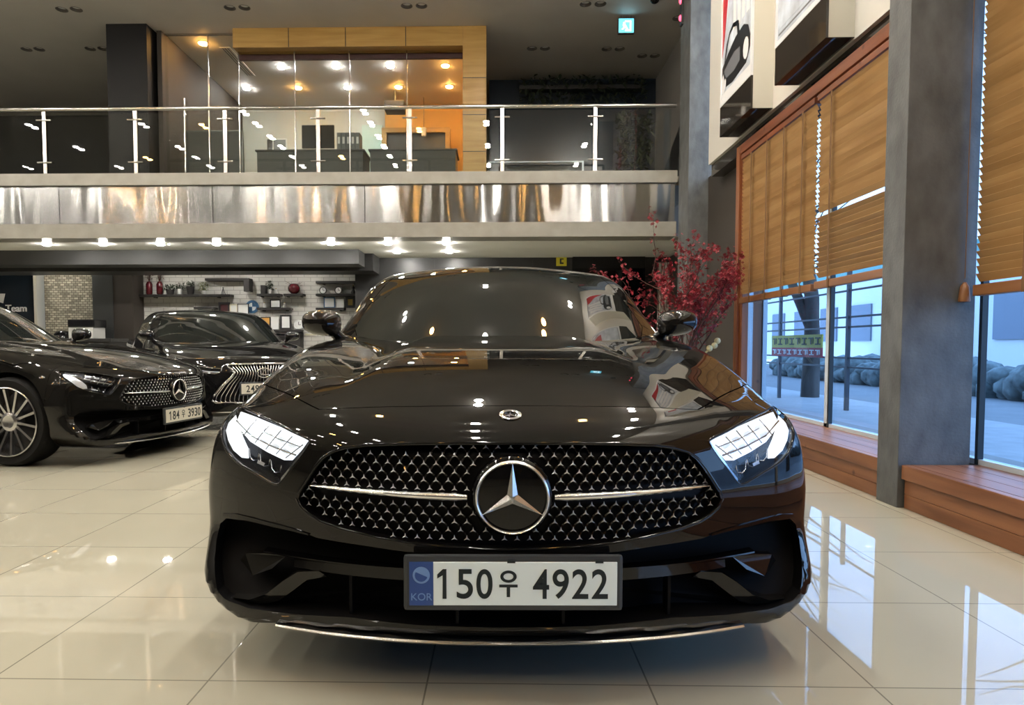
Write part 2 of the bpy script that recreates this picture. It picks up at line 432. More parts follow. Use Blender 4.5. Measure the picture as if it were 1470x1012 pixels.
mat('office_wall', (.50, .53, .49), .6)
mat('office_wall_amber_glow', (.60, .34, .08), .6)  # amber glow put into the wall colour, the surface itself emits nothing
mat('binder_grey', (.12, .13, .14), .5)
mat('screen_black', (.01, .01, .012), .15)
mat('duct', (.12, .125, .125), .3, .7)
mat('beam_dark', (.028, .028, .027), .55)
mat('street', (.16, .17, .18), .8, noise=(2, .1))
mat('paving', (.34, .35, .36), .8, noise=(4, .1))
mat('bark', (.07, .065, .06), .9, noise=((8, 8, 2), .4))
mat('fence_dark', (.06, .07, .085), .5)
mat('far_building', (.62, .64, .65), .7)
mat('far_roof', (.10, .28, .27), .6)
mat('far_hedge', (.12, .15, .15), .9, noise=(6, .5))
mat('banner_yellow', (.62, .55, .08), .6)
mat('banner_red', (.48, .05, .06), .6)
mat('banner_ink', (.10, .10, .06), .6)
mat('far_shutter', (.16, .19, .24), .6)
def steel_mat(name='brushed_steel', rot=.25):
    """brushed panels: horizontal hairlines smear reflections upwards, a slow waviness makes them wander"""
    m = bpy.data.materials.new(name); m.use_nodes = True
    n, l = m.node_tree.nodes, m.node_tree.links; p = n['Principled BSDF']
    p.inputs['Base Color'].default_value = (.46, .46, .45, 1); p.inputs['Metallic'].default_value = 1
    p.inputs['Roughness'].default_value = .16; p.inputs['Anisotropic'].default_value = 1.0; p.inputs['Anisotropic Rotation'].default_value = rot
    tn = n.new('ShaderNodeTangent'); tn.direction_type = 'RADIAL'; tn.axis = 'Z'; l.new(tn.outputs[0], p.inputs['Tangent'])
    tc = n.new('ShaderNodeTexCoord'); mp = n.new('ShaderNodeMapping'); mp.inputs['Scale'].default_value = (2.4, 1, .45)
    nz = n.new('ShaderNodeTexNoise'); nz.inputs['Scale'].default_value = 1; nz.inputs['Detail'].default_value = 1.0
    bp = n.new('ShaderNodeBump'); bp.inputs['Strength'].default_value = .6; bp.inputs['Distance'].default_value = .045
    l.new(tc.outputs['Object'], mp.inputs[0]); l.new(mp.outputs[0], nz.inputs['Vector']); l.new(nz.outputs['Fac'], bp.inputs['Height']); l.new(bp.outputs[0], p.inputs['Normal'])
    M[name] = m
steel_mat()
EXPOSURE = 0.8
ZC, XW = 6.2, 2.74          # hall ceiling height, glazing plane
# ---------------------------------------------------------------- shell
def slab(name, x0, x1, y0, y1, z0, z1, m, kind=True):
    o = MB().box(x0, x1, y0, y1, z0, z1).build(name, M[m]); return struct(o) if kind else o
slab('floor', -18, 3.3, -8, 15.5, -.12, 0, 'floor_tile')
slab('wall_left', -18.2, -18, -8, 15.5, 0, ZC, 'hall_wall')
slab('wall_behind', -18, 3.3, -8.2, -8, 0, ZC, 'hall_wall')
slab('wall_back_upper', -18, 3.3, 15.4, 15.6, 3.5, ZC, 'black_panel')
# ceiling slab with round downlight holes
PAIRS = [(x, y) for y in (-3.6, -1.6, .3, 2.2, 4.0, 5.8, 7.6) for x in (-16.7, -13.96, -11.23, -8.5, -5.77, -3.04, -.30, 2.25)]
AMBER = [(-1.95, 6.3), (1.30, 6.3), (-7.1, 6.7), (-4.4, 1.2), (-9.9, 1.2), (-7.1, -2.6), (-1.7, -2.6), (1.0, -.7), (-12.6, -2.6)]
DARK_PAIRS = [(x, 10.62) for x in (-6.75, -4.09, -1.32, 1.45)] + [(-8.3, 12.0), (-7.15, 12.0), (.70, 12.15), (2.03, 12.2), (3.0, 11.1), (2.72, 12.5)]
cut = MB()
for x, y in PAIRS + AMBER + DARK_PAIRS:
    for s in (-.115, .115):
        q = (x+s, y, 0) if (x, y) in DARK_PAIRS else (x, y+s, 0)      # the lit pairs run along the hall, the dark ones across it
        cut.lathe([(.085, ZC-.05), (.085, ZC+.16)], q, 'z', 16)
ceil_me = MB().box(-18, 3.3, -8, 15.5, ZC, ZC+.3, M['hall_ceiling']).mesh('ceiling')
ceil_me = boolean(ceil_me, cut.mesh('cut'), 'DIFFERENCE', M['can_black'])
struct(link('ceiling', ceil_me))
def downlight(x, y, lit, label, group=None, amber=False):
    t = thing('recessed_downlight', label, 'ceiling light', (x, y, ZC), math.pi/2 if lit else 0, group)
    for s in (-.115, .115):
        h = MB().lathe([(.092, -.004), (.092, 0), (.085, 0), (.080, .02), (.080, .135), (.083, .135), (.083, -.004)], (s, 0, 0), 'z', 16, closed=True).build('housing', M['can_grey'], t, smooth=40)
        MB().lathe([(.03, -.022), (.055, -.016), (.068, -.004), (.05, .03)] if lit else [(.066, .035), (.066, .05), (.045, .08)], (s, 0, 0), 'z', 16).build('lamp', M['downlight_amber' if amber else ('downlight' if y > 2 else 'downlight_dim') if lit else 'lamp_ring'], t)
    return t
for i, (x, y) in enumerate(PAIRS):
    downlight(x, y, True, 'paired round downlight sunk in the main hall ceiling, lit', 'paired downlights over the hall')
for x, y in AMBER: downlight(x, y, True, 'paired warm amber downlight in the main hall ceiling, lit', 'amber downlights over the hall', True)
row = ['far left above the dark column', 'left of the wooden office front', 'above the wooden office lintel', 'right of the office']
for i, (x, y) in enumerate(DARK_PAIRS):
    lab = ('dark paired downlight in the nearest ceiling row, ' + row[i]) if i < 4 else 'dark paired downlight ' + [
        'in the upper left ceiling shadow, outer one', 'in the upper left ceiling shadow beside the black column',
        'in the second ceiling row right of the wooden post', 'in the second ceiling row below the exit sign',
        'at the top right beside the dome camera and grey column', 'near the upper right wall behind the exit sign'][i-4]
    downlight(x, y, False, lab, 'unlit paired downlights')
# ---------------------------------------------------------------- mezzanine
YB = 10.0
slab('trim_1', -18, 2.62, YB, YB+.35, 3.325, 3.50, 'slab_stone')
slab('trim_2', -18, 2.61, YB, YB+.40, 2.54, 2.755, 'slab_stone')
slab('floor_upper', -18, 3.1, YB+.35, 15.4, 3.36, 3.50, 'slab_stone')
slab('ceiling_lower', -18, 3.1, YB+.4, 13.6, 2.54, 2.60, 'soffit_white')
xs = [-11, -8.95, -6.62, -4.29, -2.0, .33, 2.6]
for i in range(6):
    o = MB().box(xs[i]+.004, xs[i+1]-.004, YB+.05, YB+.09, 2.755, 3.325).build('balcony_cladding', M['brushed_steel'])
    where = ['at the far left edge of the balcony', 'below the first railing posts on the left', 'below the black column', 'below the left half of the wooden office front', 'below the right half of the wooden office front', 'at the right end next to the grey column'][i]
    tag(o, 'brushed steel cladding panel with wavy reflections ' + where, 'wall panel', 'steel panels along the balcony')
slab('trim_3', -18, 2.6, YB+.09, YB+.12, 2.755, 3.325, 'can_black')
# railing: one thing with posts, clamps, rail, glass panes
rl = thing('balcony_railing', 'stainless steel and glass railing along the upstairs balcony edge', 'railing', (0, YB+.06, 3.5))
MB().tube([(-9.6, 0, .965), (2.60, 0, .955)], .028, 12, M['steel_post']).build('handrail', None, rl, smooth=60)
posts = [-8.19, -6.82, -5.44, -4.085, -2.69, -1.32, .05, 1.42]
for x in posts:
    p = MB().box(x-.028, x+.028, -.012, .012, 0, .935).build('post', M['steel_post'], rl, bevel=.004)
    for z in (.80, .175):
        MB().tube([(x-.11, -.016, z), (x+.11, -.016, z)], .013, 8).build('glass_clamp', M['steel_post'], p, smooth=60)
ends = [-9.6] + posts + [2.58]
for a, b in zip(ends[:-1], ends[1:]):
    MB().box(a+.05, b-.05, -.006, .006, .03, .90).build('glass_pane', M['clear_glass'], rl)
# upstairs office: stone coloured wood portal, glass front, rooms behind
slab('wall_upper_right', 3.1, 3.3, 9.5, 15.4, 3.4, ZC, 'grey_wall')
slab('column_upper_left', -6.45, -5.78, 11.1, 11.7, 3.5, ZC, 'black_panel')
slab('wall_office_side', -5.74, -5.66, 11.35, 14.9, 3.5, ZC, 'brown_wall')
slab('wall_office_back', -5.66, -.22, 14.9, 15.05, 3.5, ZC, 'office_wall')
slab('wall_office_back_glow', -2.5, -.63, 14.86, 14.9, 3.5, ZC, 'office_wall_amber_glow')  # thin sheet added over the back wall, its colour stands for the amber glow
slab('wall_office_right', -.62, -.55, 11.6, 14.9, 3.5, ZC, 'office_wall_amber_glow')  # side wall carries the same painted glow
o = struct(MB().box(-.60, -.21, 11.28, 11.62, 3.5, ZC-.002).build('trim_4', M['office_wood'], bevel=.006))
for z in (4.15, 4.75, 5.35): struct(MB().box(-.603, -.207, 11.277, 11.28, z, z+.01).build('trim_5', M['picture_black']))
struct(MB().box(-4.43, -.60, 11.28, 11.55, 5.88, ZC-.002).build('trim_6', M['office_wood'], bevel=.006))
for x in (-3.5, -2.55, -1.55): struct(MB().box(x, x+.012, 11.277, 11.28, 5.88, ZC-.01).build('trim_7', M['picture_black']))
slab('trim_8', -4.43, -.60, 11.55, 11.60, 5.79, 5.90, 'maroon')
gf = thing('glass_office_front', 'frameless glass wall of the upstairs office with thin metal joints', 'glass wall', (0, 11.45, 3.5))
gx = [-5.74, -4.92, -4.40, -3.45, -2.52, -1.55, -.62]
for a, b in zip(gx[:-1], gx[1:]):
    MB().box(a+.006, b-.006, -.006, .006, .01, 2.38 if b > -4.3 else 2.66).build('glass_pane', M['clear_glass'], gf)
for x in gx[1:-1]: MB().box(x-.008, x+.008, -.012, .012, .01, 2.38 if x > -4.3 else 2.66).build('joint_profile', M['steel_post'], gf)
MB().box(-5.74, -4.4, -.012, .012, 2.66, 2.69).build('top_rail', M['steel_post'], gf)
hd = MB(); hd.tube([(-5.32, -.05, .35), (-5.32, -.05, 1.6)], .016, 8); hd.tube([(-5.32, -.05, 1.35), (-5.32, 0, 1.35)], .01, 6); hd.tube([(-5.32, -.05, .6), (-5.32, 0, .6)], .01, 6)
hd.build('door_handle', M['steel_post'], gf, smooth=60)
def round_light(x, y, z, r, m, name, label, cat, group):
    t = thing(name, label, cat, (x, y, z), 0, group)
    MB().lathe([(r*1.25, -.008), (r*1.25, 0), (r, 0), (r, -.008)], (0, 0, 0), 'z', 20, closed=True).build('trim_ring', M['lamp_ring'], t)
    MB().lathe([(r*.6, -.030), (r*.92, -.018), (r, -.001)], (0, 0, 0), 'z', 20).build('lamp', M[m], t, smooth=60)
    return t
ordn = ['first', 'second', 'third', 'fourth', 'fifth', 'sixth', 'seventh', 'eighth', 'ninth']
for i, x in enumerate((-4.12, -3.08, -2.05, -1.01)):
    am = x > -1.2
    round_light(x, 12.84, ZC, .07, 'office_amber' if am else 'office_white', 'office_ceiling_light',
        ('warm amber' if am else 'white') + ' round light, %s from the left in the front row of the office ceiling' % ordn[i], 'ceiling light', 'office ceiling lights')
for i, x in enumerate((-6.2+1.03, -4.11, -3.09, -2.05, -1.01)):
    am = i in (1, 3, 4)
    round_light(x, 13.86, ZC, .07, 'office_amber' if am else 'office_white', 'office_ceiling_light',
        ('warm amber' if am else 'white') + ' round light, %s from the left in the rear row of the office ceiling' % ordn[i], 'ceiling light', 'office ceiling lights')
round_light(-5.16, 11.82, ZC, .075, 'office_amber', 'office_ceiling_light', 'warm amber round light close behind the glass office door', 'ceiling light', 'office ceiling lights')
# ceiling air grille of the office
t = thing('ceiling_air_diffuser', 'slotted white air diffuser set in the office ceiling', 'air vent', (-4.85, 12.6, ZC))
MB().box(-.09, .09, -.62, .62, -.012, 0).build('frame', M['hall_ceiling'], t)
for k in (-.045, 0, .045): MB().box(k-.007, k+.007, -.6, .6, -.016, -.012).build('slot', M['can_black'], t)
# office furniture, seen over the balcony edge through the glass
def furn(name, label, cat, m, x0, x1, y0, y1, z0, z1, bevel=.01):
    return tag(MB().box(x0, x1, y0, y1, z0, z1).build(name, M[m], bevel=bevel), label, cat)
def partition(x0, x1, y, h, label):
    t = thing('office_partition', label, 'partition', ((x0+x1)/2, y, 3.5)); w = (x1-x0)/2
    MB().box(-w+.02, w-.02, -.02, .02, .06, h-.02).build('fabric_panel', M['partition_grey'], t)
    f = MB(); f.box(-w, w, -.025, .025, h-.02, h); f.box(-w, -w+.02, -.025, .025, 0, h-.02); f.box(w-.02, w, -.025, .025, 0, h-.02); f.box(-w+.02, w-.02, -.025, .025, 0, .06)
    f.build('frame', M['duct'], t); return t
partition(-5.6, -4.55, 12.0, 1.25, 'low dark partition standing behind the glass office door')
def office_desk(x0, x1, y, label):
    t = thing('office_counter', label, 'counter', ((x0+x1)/2, y, 3.5)); w = (x1-x0)/2
    MB().box(-w, w, -.35, .35, .93, .96).build('worktop', M['partition_grey'], t, bevel=.004)
    MB().box(-w+.03, w-.03, -.33, -.31, .02, .93).build('front_panel', M['partition_grey'], t)
    for s in (-1, 1): MB().box(s*(w-.05)-.02, s*(w-.05)+.02, -.3, .3, 0, .93).build('leg', M['duct'], t)
office_desk(-4.4, -2.42, 12.5, 'long dark counter behind the left half of the office glass')
office_desk(-2.35, -.75, 12.5, 'dark counter in front of the wooden doorway in the office')
t = thing('computer_monitor', 'black monitor on the left office counter beside the framed print', 'monitor', (-3.33, 12.45, 4.46))
MB().box(-.30, .30, -.02, .02, .10, .52).build('screen', M['screen_black'], t, bevel=.008); MB().box(-.03, .03, 0, .03, .02, .2).build('stand', M['can_black'], t); MB().box(-.12, .12, -.08, .08, 0, .02).build('foot', M['can_black'], t)
t = thing('framed_print', 'small white framed print standing on the left office counter', 'picture frame', (-3.98, 12.25, 4.46))
f = MB(); f.box(-.13, .13, -.012, .012, 0, .02); f.box(-.13, .13, -.012, .012, .20, .22); f.box(-.13, -.11, -.012, .012, .02, .20); f.box(.11, .13, -.012, .012, .02, .20)
f.build('frame', M['white_print'], t); MB().box(-.11, .11, -.004, .004, .02, .20).build('print', M['grey_print'], t)
furn('storage_cabinet', 'black storage cabinet standing at the left end of the office counter', 'cabinet', 'screen_black', -4.42, -4.15, 12.85, 13.2, 3.5, 4.86)
for i in range(5):
    x = -2.95 + i*.085
    b = MB().box(x, x+.075, 12.3, 12.55, 4.46, 4.80).build('ring_binder', M['binder_grey'], bevel=.004)
    MB().box(x+.018, x+.057, 12.296, 12.30, 4.60, 4.72).build('spine_label', M['paper'], b)
    tag(b, 'grey ring binder on the office counter, %s from the left in its row' % ordn[i], 'binder', 'binders on the office counter')
t = thing('wooden_doorway', 'pale wooden door frame with a dark opening at the back of the office', 'door frame', (-1.72, 14.6, 3.5))
for x in (-.75, .62): MB().box(x-.05, x+.05, -.06, .06, 0, 2.0).build('jamb', M['office_wood'], t)
MB().box(-.8, .67, -.06, .06, 2.0, 2.1).build('head', M['office_wood'], t); MB().box(-.7, .57, .02, .05, 0, 2.0).build('dark_panel', M['partition_grey'], t)
t = thing('doorway_spotlight', 'small white spotlight hanging over the office doorway', 'spotlight', (-1.6, 14.45, 5.55)); MB().lathe([(.05, -.16), (.06, 0), (.03, .02)], (0, 0, 0), 'z', 12).build('shade', M['white_pot'], t, smooth=50); MB().tube([(0, 0, .02), (0, 0, .65)], .006, 6).build('cord', M['can_black'], t)
furn('office_wall_panel', 'mint wall panel behind the binders in the office', 'wall panel', 'exit_white', -3.0, -2.55, 14.82, 14.88, 3.9, 5.75, 0).data.materials[0] = mat('mint_panel', (.46, .62, .56), .5)
furn('projector_unit', 'dark ceiling unit hanging in the middle of the office', 'projector', 'partition_grey', -2.35, -1.95, 13.9, 14.2, 5.75, 5.95)
MB().tube([(-2.15, 14.05, 5.95), (-2.15, 14.05, ZC)], .02, 8).build('mount', M['duct'], bpy.data.objects['projector_unit'])
# upper right: dark lounge
slab('wall_upper_back', -.2, 3.1, 13.55, 13.7, 3.5, ZC, 'navy_wall')
fr = thing('glass_partition', 'glass partition with a thin pale frame right of the office', 'partition', (.55, 12.6, 3.5))
f = MB(); f.box(-.75, 1.02, -.015, .015, .82, .845); f.box(.99, 1.02, -.015, .015, 0, .82); f.build('frame', M['alu'], fr); MB().box(-.75, .99, -.004, .004, 0, .82).build('pane', M['clear_glass'], fr)
furn('lounge_sofa', 'dark navy bench seat behind the glass partition upstairs', 'bench', 'navy_wall', .0, 2.0, 12.8, 13.5, 3.5, 4.35, .05)
def leaf_cloud(n, bx, size, seed, m, name, parent):
    r = random.Random(seed); mb = MB()
    for _ in range(n):
        c = Vector([r.uniform(a, b) for a, b in bx]); s = size*r.uniform(.6, 1.3)
        R = Matrix.Rotation(r.uniform(0, 6.28), 3, 'Z') @ Matrix.Rotation(r.uniform(-1.1, 1.1), 3, 'X')
        pts = [Vector((0, -s, 0)), Vector((s*.4, -s*.2, s*.06)), Vector((0, s, -s*.1)), Vector((-s*.4, -s*.2, s*.06))]
        mb.add([c+R@p for p in pts], [(0, 1, 2, 3)])
    return mb.build(name, M[m], parent)
pl = thing('hanging_greenery', 'dark leafy greenery hanging along the top of the dark wall upstairs', 'plant', (1.6, 13.4, 5.95))
MB().box(-1.2, 1.2, -.08, .12, -.02, .06).build('planter_box', M['dark_wall'], pl, bevel=.01)
for s_ in (-.9, 0, .9): MB().tube([(s_, .02, .06), (s_, .02, .25)], .008, 6).build('rod', M['can_black'], pl)
leaf_cloud(520, ((-1.2, 1.25), (-.2, .12), (-.3, .22)), .065, 3, 'leaf_dark', 'foliage', pl)
pl2 = thing('potted_shrub', 'dark potted shrub in the upstairs corner by the right wall', 'plant', (2.5, 12.6, 3.5))
MB().lathe([(.16, 0), (.2, .35), (.17, .35)], (0, 0, 0), 'z', 14).build('pot', M['dark_wall'], pl2, smooth=50); MB().tube([(0, 0, .3), (.02, 0, 1.2)], .02, 6).build('stem', M['twig'], pl2)
leaf_cloud(420, ((-.3, .3), (-.3, .3), (.7, 1.7)), .08, 5, 'leaf_dark', 'foliage', pl2)
# stair rise along the right upper wall
o = MB().prism([(11.0, 3.5), (13.4, 3.5), (11.0, 4.6)], 'x', 2.95, 3.08).build('stair_string', M['dark_wall']); tag(o, 'dark sloping stair side on the right upper wall', 'stair')
t = thing('wall_ornament', 'dark oval ornament hanging on the upper right wall', 'ornament', (3.09, 11.2, 5.35)); MB().ball((0, 0, 0), (.02, .16, .34), 14, 10).build('plaque', M['leaf_dark'], t, smooth=60); MB().lathe([(.04, -.02), (.04, .0)], (-.02, 0, .30), 'x', 10).build('hook', M['gold'], t)
# exit sign, dome camera
ex = thing('exit_sign', 'glowing blue square exit sign hanging from the ceiling', 'sign', (2.03, 11.0, 6.03))
MB().box(-.13, .13, -.03, .03, -.12, .12).build('housing', M['duct'], ex, bevel=.006); MB().box(-.118, .118, -.034, -.03, -.108, .108).build('lit_face', M['exit_sign'], ex)
f = MB(); f.box(-.02, .075, -.037, -.034, -.085, -.065); f.box(.055, .075, -.037, -.034, -.065, .075); f.box(-.02, .055, -.037, -.034, .055, .075)
f.ball((-.035, -.036, .035), (.018, .003, .018)); f.prism([(-.06, .01), (-.015, .018), (.005, -.02), (.03, -.06), (.01, -.062), (-.02, -.03), (-.05, -.062), (-.075, -.058), (-.04, -.02)], 'y', -.037, -.034); f.build('pictogram', M['exit_white'], ex)
for s in (-.08, .08): MB().tube([(s, 0, .12), (s, 0, ZC-6.03)], .006, 6).build('rod', M['steel_post'], ex)
dc = thing('dome_camera', 'dark dome security camera on the ceiling near the grey column', 'security camera', (2.36, 10.45, ZC))
MB().lathe([(.085, -.03), (.09, 0)], (0, 0, 0), 'z', 18).build('base', M['white_pot'], dc, smooth=40); MB().ball((0, 0, -.03), (.07, .07, .06), 14, 8).build('dome', M['gloss_black'], dc, smooth=60)
# ---------------------------------------------------------------- under the balcony
for i, px in enumerate((67, 148, 230, 311, 393, 475, 557, 641)):
    p = at_Y(px, 346, 10.55)
    round_light(p.x, 10.55, 2.54, .062, 'soffit_light', 'soffit_light', 'round white light, %s from the left in the row under the balcony' % ordn[i], 'ceiling light', 'soffit lights under the balcony')
for i, px in enumerate((570, 645)):
    p = at_Y(px, 360, 11.5)
    round_light(p.x, 11.5, 2.54, .062, 'soffit_light', 'soffit_light', 'round white light in the short second row under the balcony, %s one' % ('left', 'right')[i], 'ceiling light', 'soffit lights under the balcony')
for x in (-8.6, -6.5, -5.2, -3.9): round_light(x, 12.55, 2.54, .062, 'soffit_dim', 'soffit_light', 'round light tucked behind the dark ceiling beam', 'ceiling light', 'lights behind the ceiling beam')
slab('ceiling_beam', -18, -2.35, 11.25, 11.75, 2.30, 2.54, 'beam_dark')
slab('ceiling_beam_low', -18, -2.2, 11.75, 12.4, 2.24, 2.54, 'dark_wall')
slab('wall_back_brick', -7.16, -2.6, 13.4, 13.6, 0, 2.54, 'white_brick')
slab('column_lower', -7.80, -7.16, 13.0, 13.6, 0, 2.54, 'brown_wall')
slab('column_lower_stone', -9.05, -7.95, 13.2, 13.6, 0, 2.54, 'stone_mosaic')
slab('column_lower_face', -7.95, -7.55, 12.98, 13.0, 0, 2.54, 'duct')
slab('trim_9', -9.20, -9.14, 13.1, 13.6, 0, 2.54, 'box_side')
slab('wall_back_sign', -18, -9.22, 13.3, 13.6, 0, 2.54, 'navy_wall')
slab('wall_back_dark', -2.55, 3.1, 12.35, 12.5, 0, 2.54, 'dark_wall')
slab('wall_back_return', -2.65, -2.55, 12.35, 13.6, 0, 2.54, 'dark_wall')
slab('wall_right_lower', 3.1, 3.3, 9.5, 13.6, 0, 3.5, 'brown_wall')
for x in (-1.2, -.25, .62, 1.32): struct(MB().box(x, x+.02, 12.335, 12.35, .02, 2.5).build('trim_10', M['can_black']))
struct(MB().box(1.34, 2.65, 12.25, 12.35, 0, 2.54).build('trim_11', M['gloss_black']))
cp = thing('wall_curtain', 'narrow white curtain strip behind the red blossom branches', 'curtain', (2.95, 12.15, 0))
cb = MB(); zig = [(-.10+i*.025, (.02 if i % 2 else -.02)) for i in range(9)]
cb.prism(zig + [(x, y+.012) for x, y in reversed(zig)], 'z', .02, 2.42); cb.build('cloth', M['curtain_white'], cp, smooth=80)
MB().tube([(-.14, 0, 2.44), (.14, 0, 2.44)], .012, 8).build('rod', M['can_black'], cp)
p = at_Y(806, 375, 12.33)
t = thing('yellow_notice', 'small yellow square notice on the dark back wall above the car roof', 'sign', (p.x, 12.345, p.z))
MB().box(-.095, .095, -.008, 0, -.085, .085).build('panel', M['yellow_sign'], t); f = MB(); f.box(-.03, .04, -.011, -.008, -.05, -.02); f.box(-.03, 0, -.011, -.008, -.02, .05); f.box(0, .04, -.011, -.008, .03, .05); f.build('pictogram', M['ink'], t)
# sign lettering on the dark wall
t = thing('wall_lettering', 'white raised lettering and emblem on the dark wall at the far left', 'sign', (0, 13.3, 0))
p = at_Y(11, 443, 13.29); me = text_mesh('ers Team', .192, .01, 1.0, .002); me.transform(RX90); o = link('letters', me, t, (p.x+.03, -.012, p.z), M['lettering'])
p = at_Y(4, 428, 13.29); f = MB(); f.prism([(-.12, -.06), (.0, -.10), (.045, .09), (-.12, .09), (-.06, .03)], 'y', -.02, 0); f.build('emblem', M['lettering'], t, loc=(p.x, 0, p.z))
# ---------------------------------------------------------------- right wall: fascia, boxes, windows, benches, pillars
slab('wall_right_fascia', 2.72, 3.1, -8, 8.86, 3.27, ZC, 'fascia_white')
slab('trim_12', 2.76, 3.1, -8, 8.86, 3.12, 3.27, 'mirror_band')
slab('wall_right_recess', 2.92, 2.97, 7.6, 9.5, 0, 3.27, 'brown_wall')
slab('wall_right_sill', XW+.03, 3.1, -8, 7.6, 0, .24, 'grey_wall')
slab('wall_right_near', XW-.02, 3.1, -8, -1.6, .24, 3.12, 'hall_wall')
slab('wall_right_stub', 2.70, 3.1, 3.86, 4.04, .24, 3.12, 'pillar_stone') if False else None
struct(MB().box(2.285, 2.69, 3.85, 4.06, 0, ZC).build('pillar_near', M['pillar_stone'], bevel=.004))
struct(MB().box(2.64, 2.92, 9.5, 10.0, 0, ZC).build('pillar_far', M['pillar_stone'], bevel=.004))
struct(MB().box(2.92, 3.1, 9.5, 10.0, 0, ZC).build('pillar_far_back', M['pillar_stone']))
def window(name, y0, y1, mull, left_jamb):
    t = bpy.data.objects.new(name, None); COL.objects.link(t); t.location = (XW, 0, 0); struct(t)
    struct(MB().box(.02, .03, y0, y1, .26, 3.12).build('window_glass', M['window_glass'], t))
    for i, y in enumerate(mull):
        struct(MB().box(-.005, .028, y-.012, y+.012, .25, 3.12).build('window_mullion', M['mullion'], t))
        if left_jamb or i: struct(MB().box(.0, .018, y+.012, y+.075, .25, 3.12).build('window_profile', M['alu'], t))
    for y in ((y0, y1-.05) if left_jamb else (y0,)): struct(MB().box(.0, .06, y, y+.05, .25, 3.12).build('window_profile', M['alu'], t))
    struct(MB().box(.0, .06, y0, y1, .25, .28).build('window_profile', M['alu'], t))
    if left_jamb:
        struct(MB().box(-.10, .18, y1, y1+.10, 0, 3.12).build('window_jamb', M['frame_wood'], t, bevel=.006))
        struct(MB().box(-.07, .0, y1-.07, y1, .24, 3.10).build('window_jamb_inner', M['frame_wood'], t, bevel=.004))
    struct(MB().box(-.09, .0, y0, y1+(.1 if left_jamb else 0), 3.03, 3.125).build('window_head', M['rail_wood'], t, bevel=.006))
    struct(MB().box(-.06, .0, y0, y1, 2.97, 3.03).build('window_head_inner', M['rail_wood'], t, bevel=.004))
    return t
window('window_1', 4.05, 7.50, [5.60], True)
window('window_2', -1.6, 4.03, [3.865-.0, 1.9, .1], False)
struct(MB().box(2.925, 2.97, 7.48, 7.598, 0, 3.12).build('window_reveal', M['alu']))
def bench(y0, y1, label):
    t = thing('window_bench', label, 'bench', (2.30, 0, 0))
    for k, (z0, z1) in enumerate(((.0, .082), (.084, .166))): MB().box(.02, .04, y0, y1, z0, z1).build('front_plank', M['bench_wood'], t, bevel=.003)
    MB().box(0, .05, y0, y1, .168, .25).build('front_rail', M['bench_wood'], t, bevel=.005)
    for k in range(3): MB().box(.052+k*.131, .052+k*.131+.129, y0, y1, .215, .25).build('seat_plank', M['bench_wood'], t, bevel=.003)
    MB().box(.05, .44, y0+.01, y0+.05, 0, .215).build('end_support', M['bench_wood'], t)
    return t
bench(4.07, 7.49, 'low wooden bench box under the farther window, behind the stone pillar')
bench(-1.6, 3.84, 'low wooden bench box under the nearer window at the right edge')
def blind(y0, y1, zb, zt, label, gap=None, tapes=(), tassel=False):
    t = thing('wooden_blind', label, 'window blind', (2.665, (y0+y1)/2, 0)); h = (y1-y0)/2
    MB().box(-.03, .03, -h, h, zt-.05, zt).build('headrail', M['rail_wood'], t, bevel=.004)
    mb = MB(); z = zt-.075; i = 0
    while z > zb+.085:
        tilt = math.radians(62 + 4*math.sin(i*1.7)) if (gap is None or z > gap) else math.radians(50 + 5*math.sin(i*2.1))
        if gap is not None and abs(z-gap) < .022: z -= .040; i += 1; continue
        R = Matrix.Rotation(tilt, 3, 'Y'); mb.box(-.025, .025, -h, h, z-.0015, z+.0015, M['slat_wood'], R); z -= .0415; i += 1
    mb.build('slats', None, t)
    MB().box(-.028, .028, -h, h, zb, zb+.062).build('bottom_rail', M['blind_rail_wood'], t, bevel=.006)
    for f in tapes:
        y = -h+2*h*f; tb = MB(); tb.box(-.0335, -.0315, y-.012, y+.012, zb-.002, zt-.05); tb.box(-.034, .03, y-.014, y+.014, zb-.004, zb+.066)
        tb.build('ladder_tape', M['tape'], t)
    if tassel:
        MB().tube([(-.05, h+.03, zt-.03), (-.05, h+.03, zb+.1)], .003, 5).build('pull_cord', M['tape'], t)
        MB().lathe([(.008, .08), (.022, .055), (.03, -.02), (.028, -.03)], (-.05, h+.03, zb), 'z', 10).build('tassel', M['blind_rail_wood'], t, smooth=50)
    return t
blind(5.745, 7.44, 1.39, 3.0, 'wooden slat blind on the farther window, the one next to the red blossom branches', None, (.12, .35, .58, .82))
blind(4.08, 5.69, 1.40, 3.0, 'wooden slat blind next to the stone pillar with one open slit', 2.0, (.06, .32, .85))
blind(-1.5, 3.80, 1.205, 3.0, 'wooden slat blind at the right edge, nearer side of the stone pillar, with a tassel', None, (.1, .3, .5, .7, .93), True)
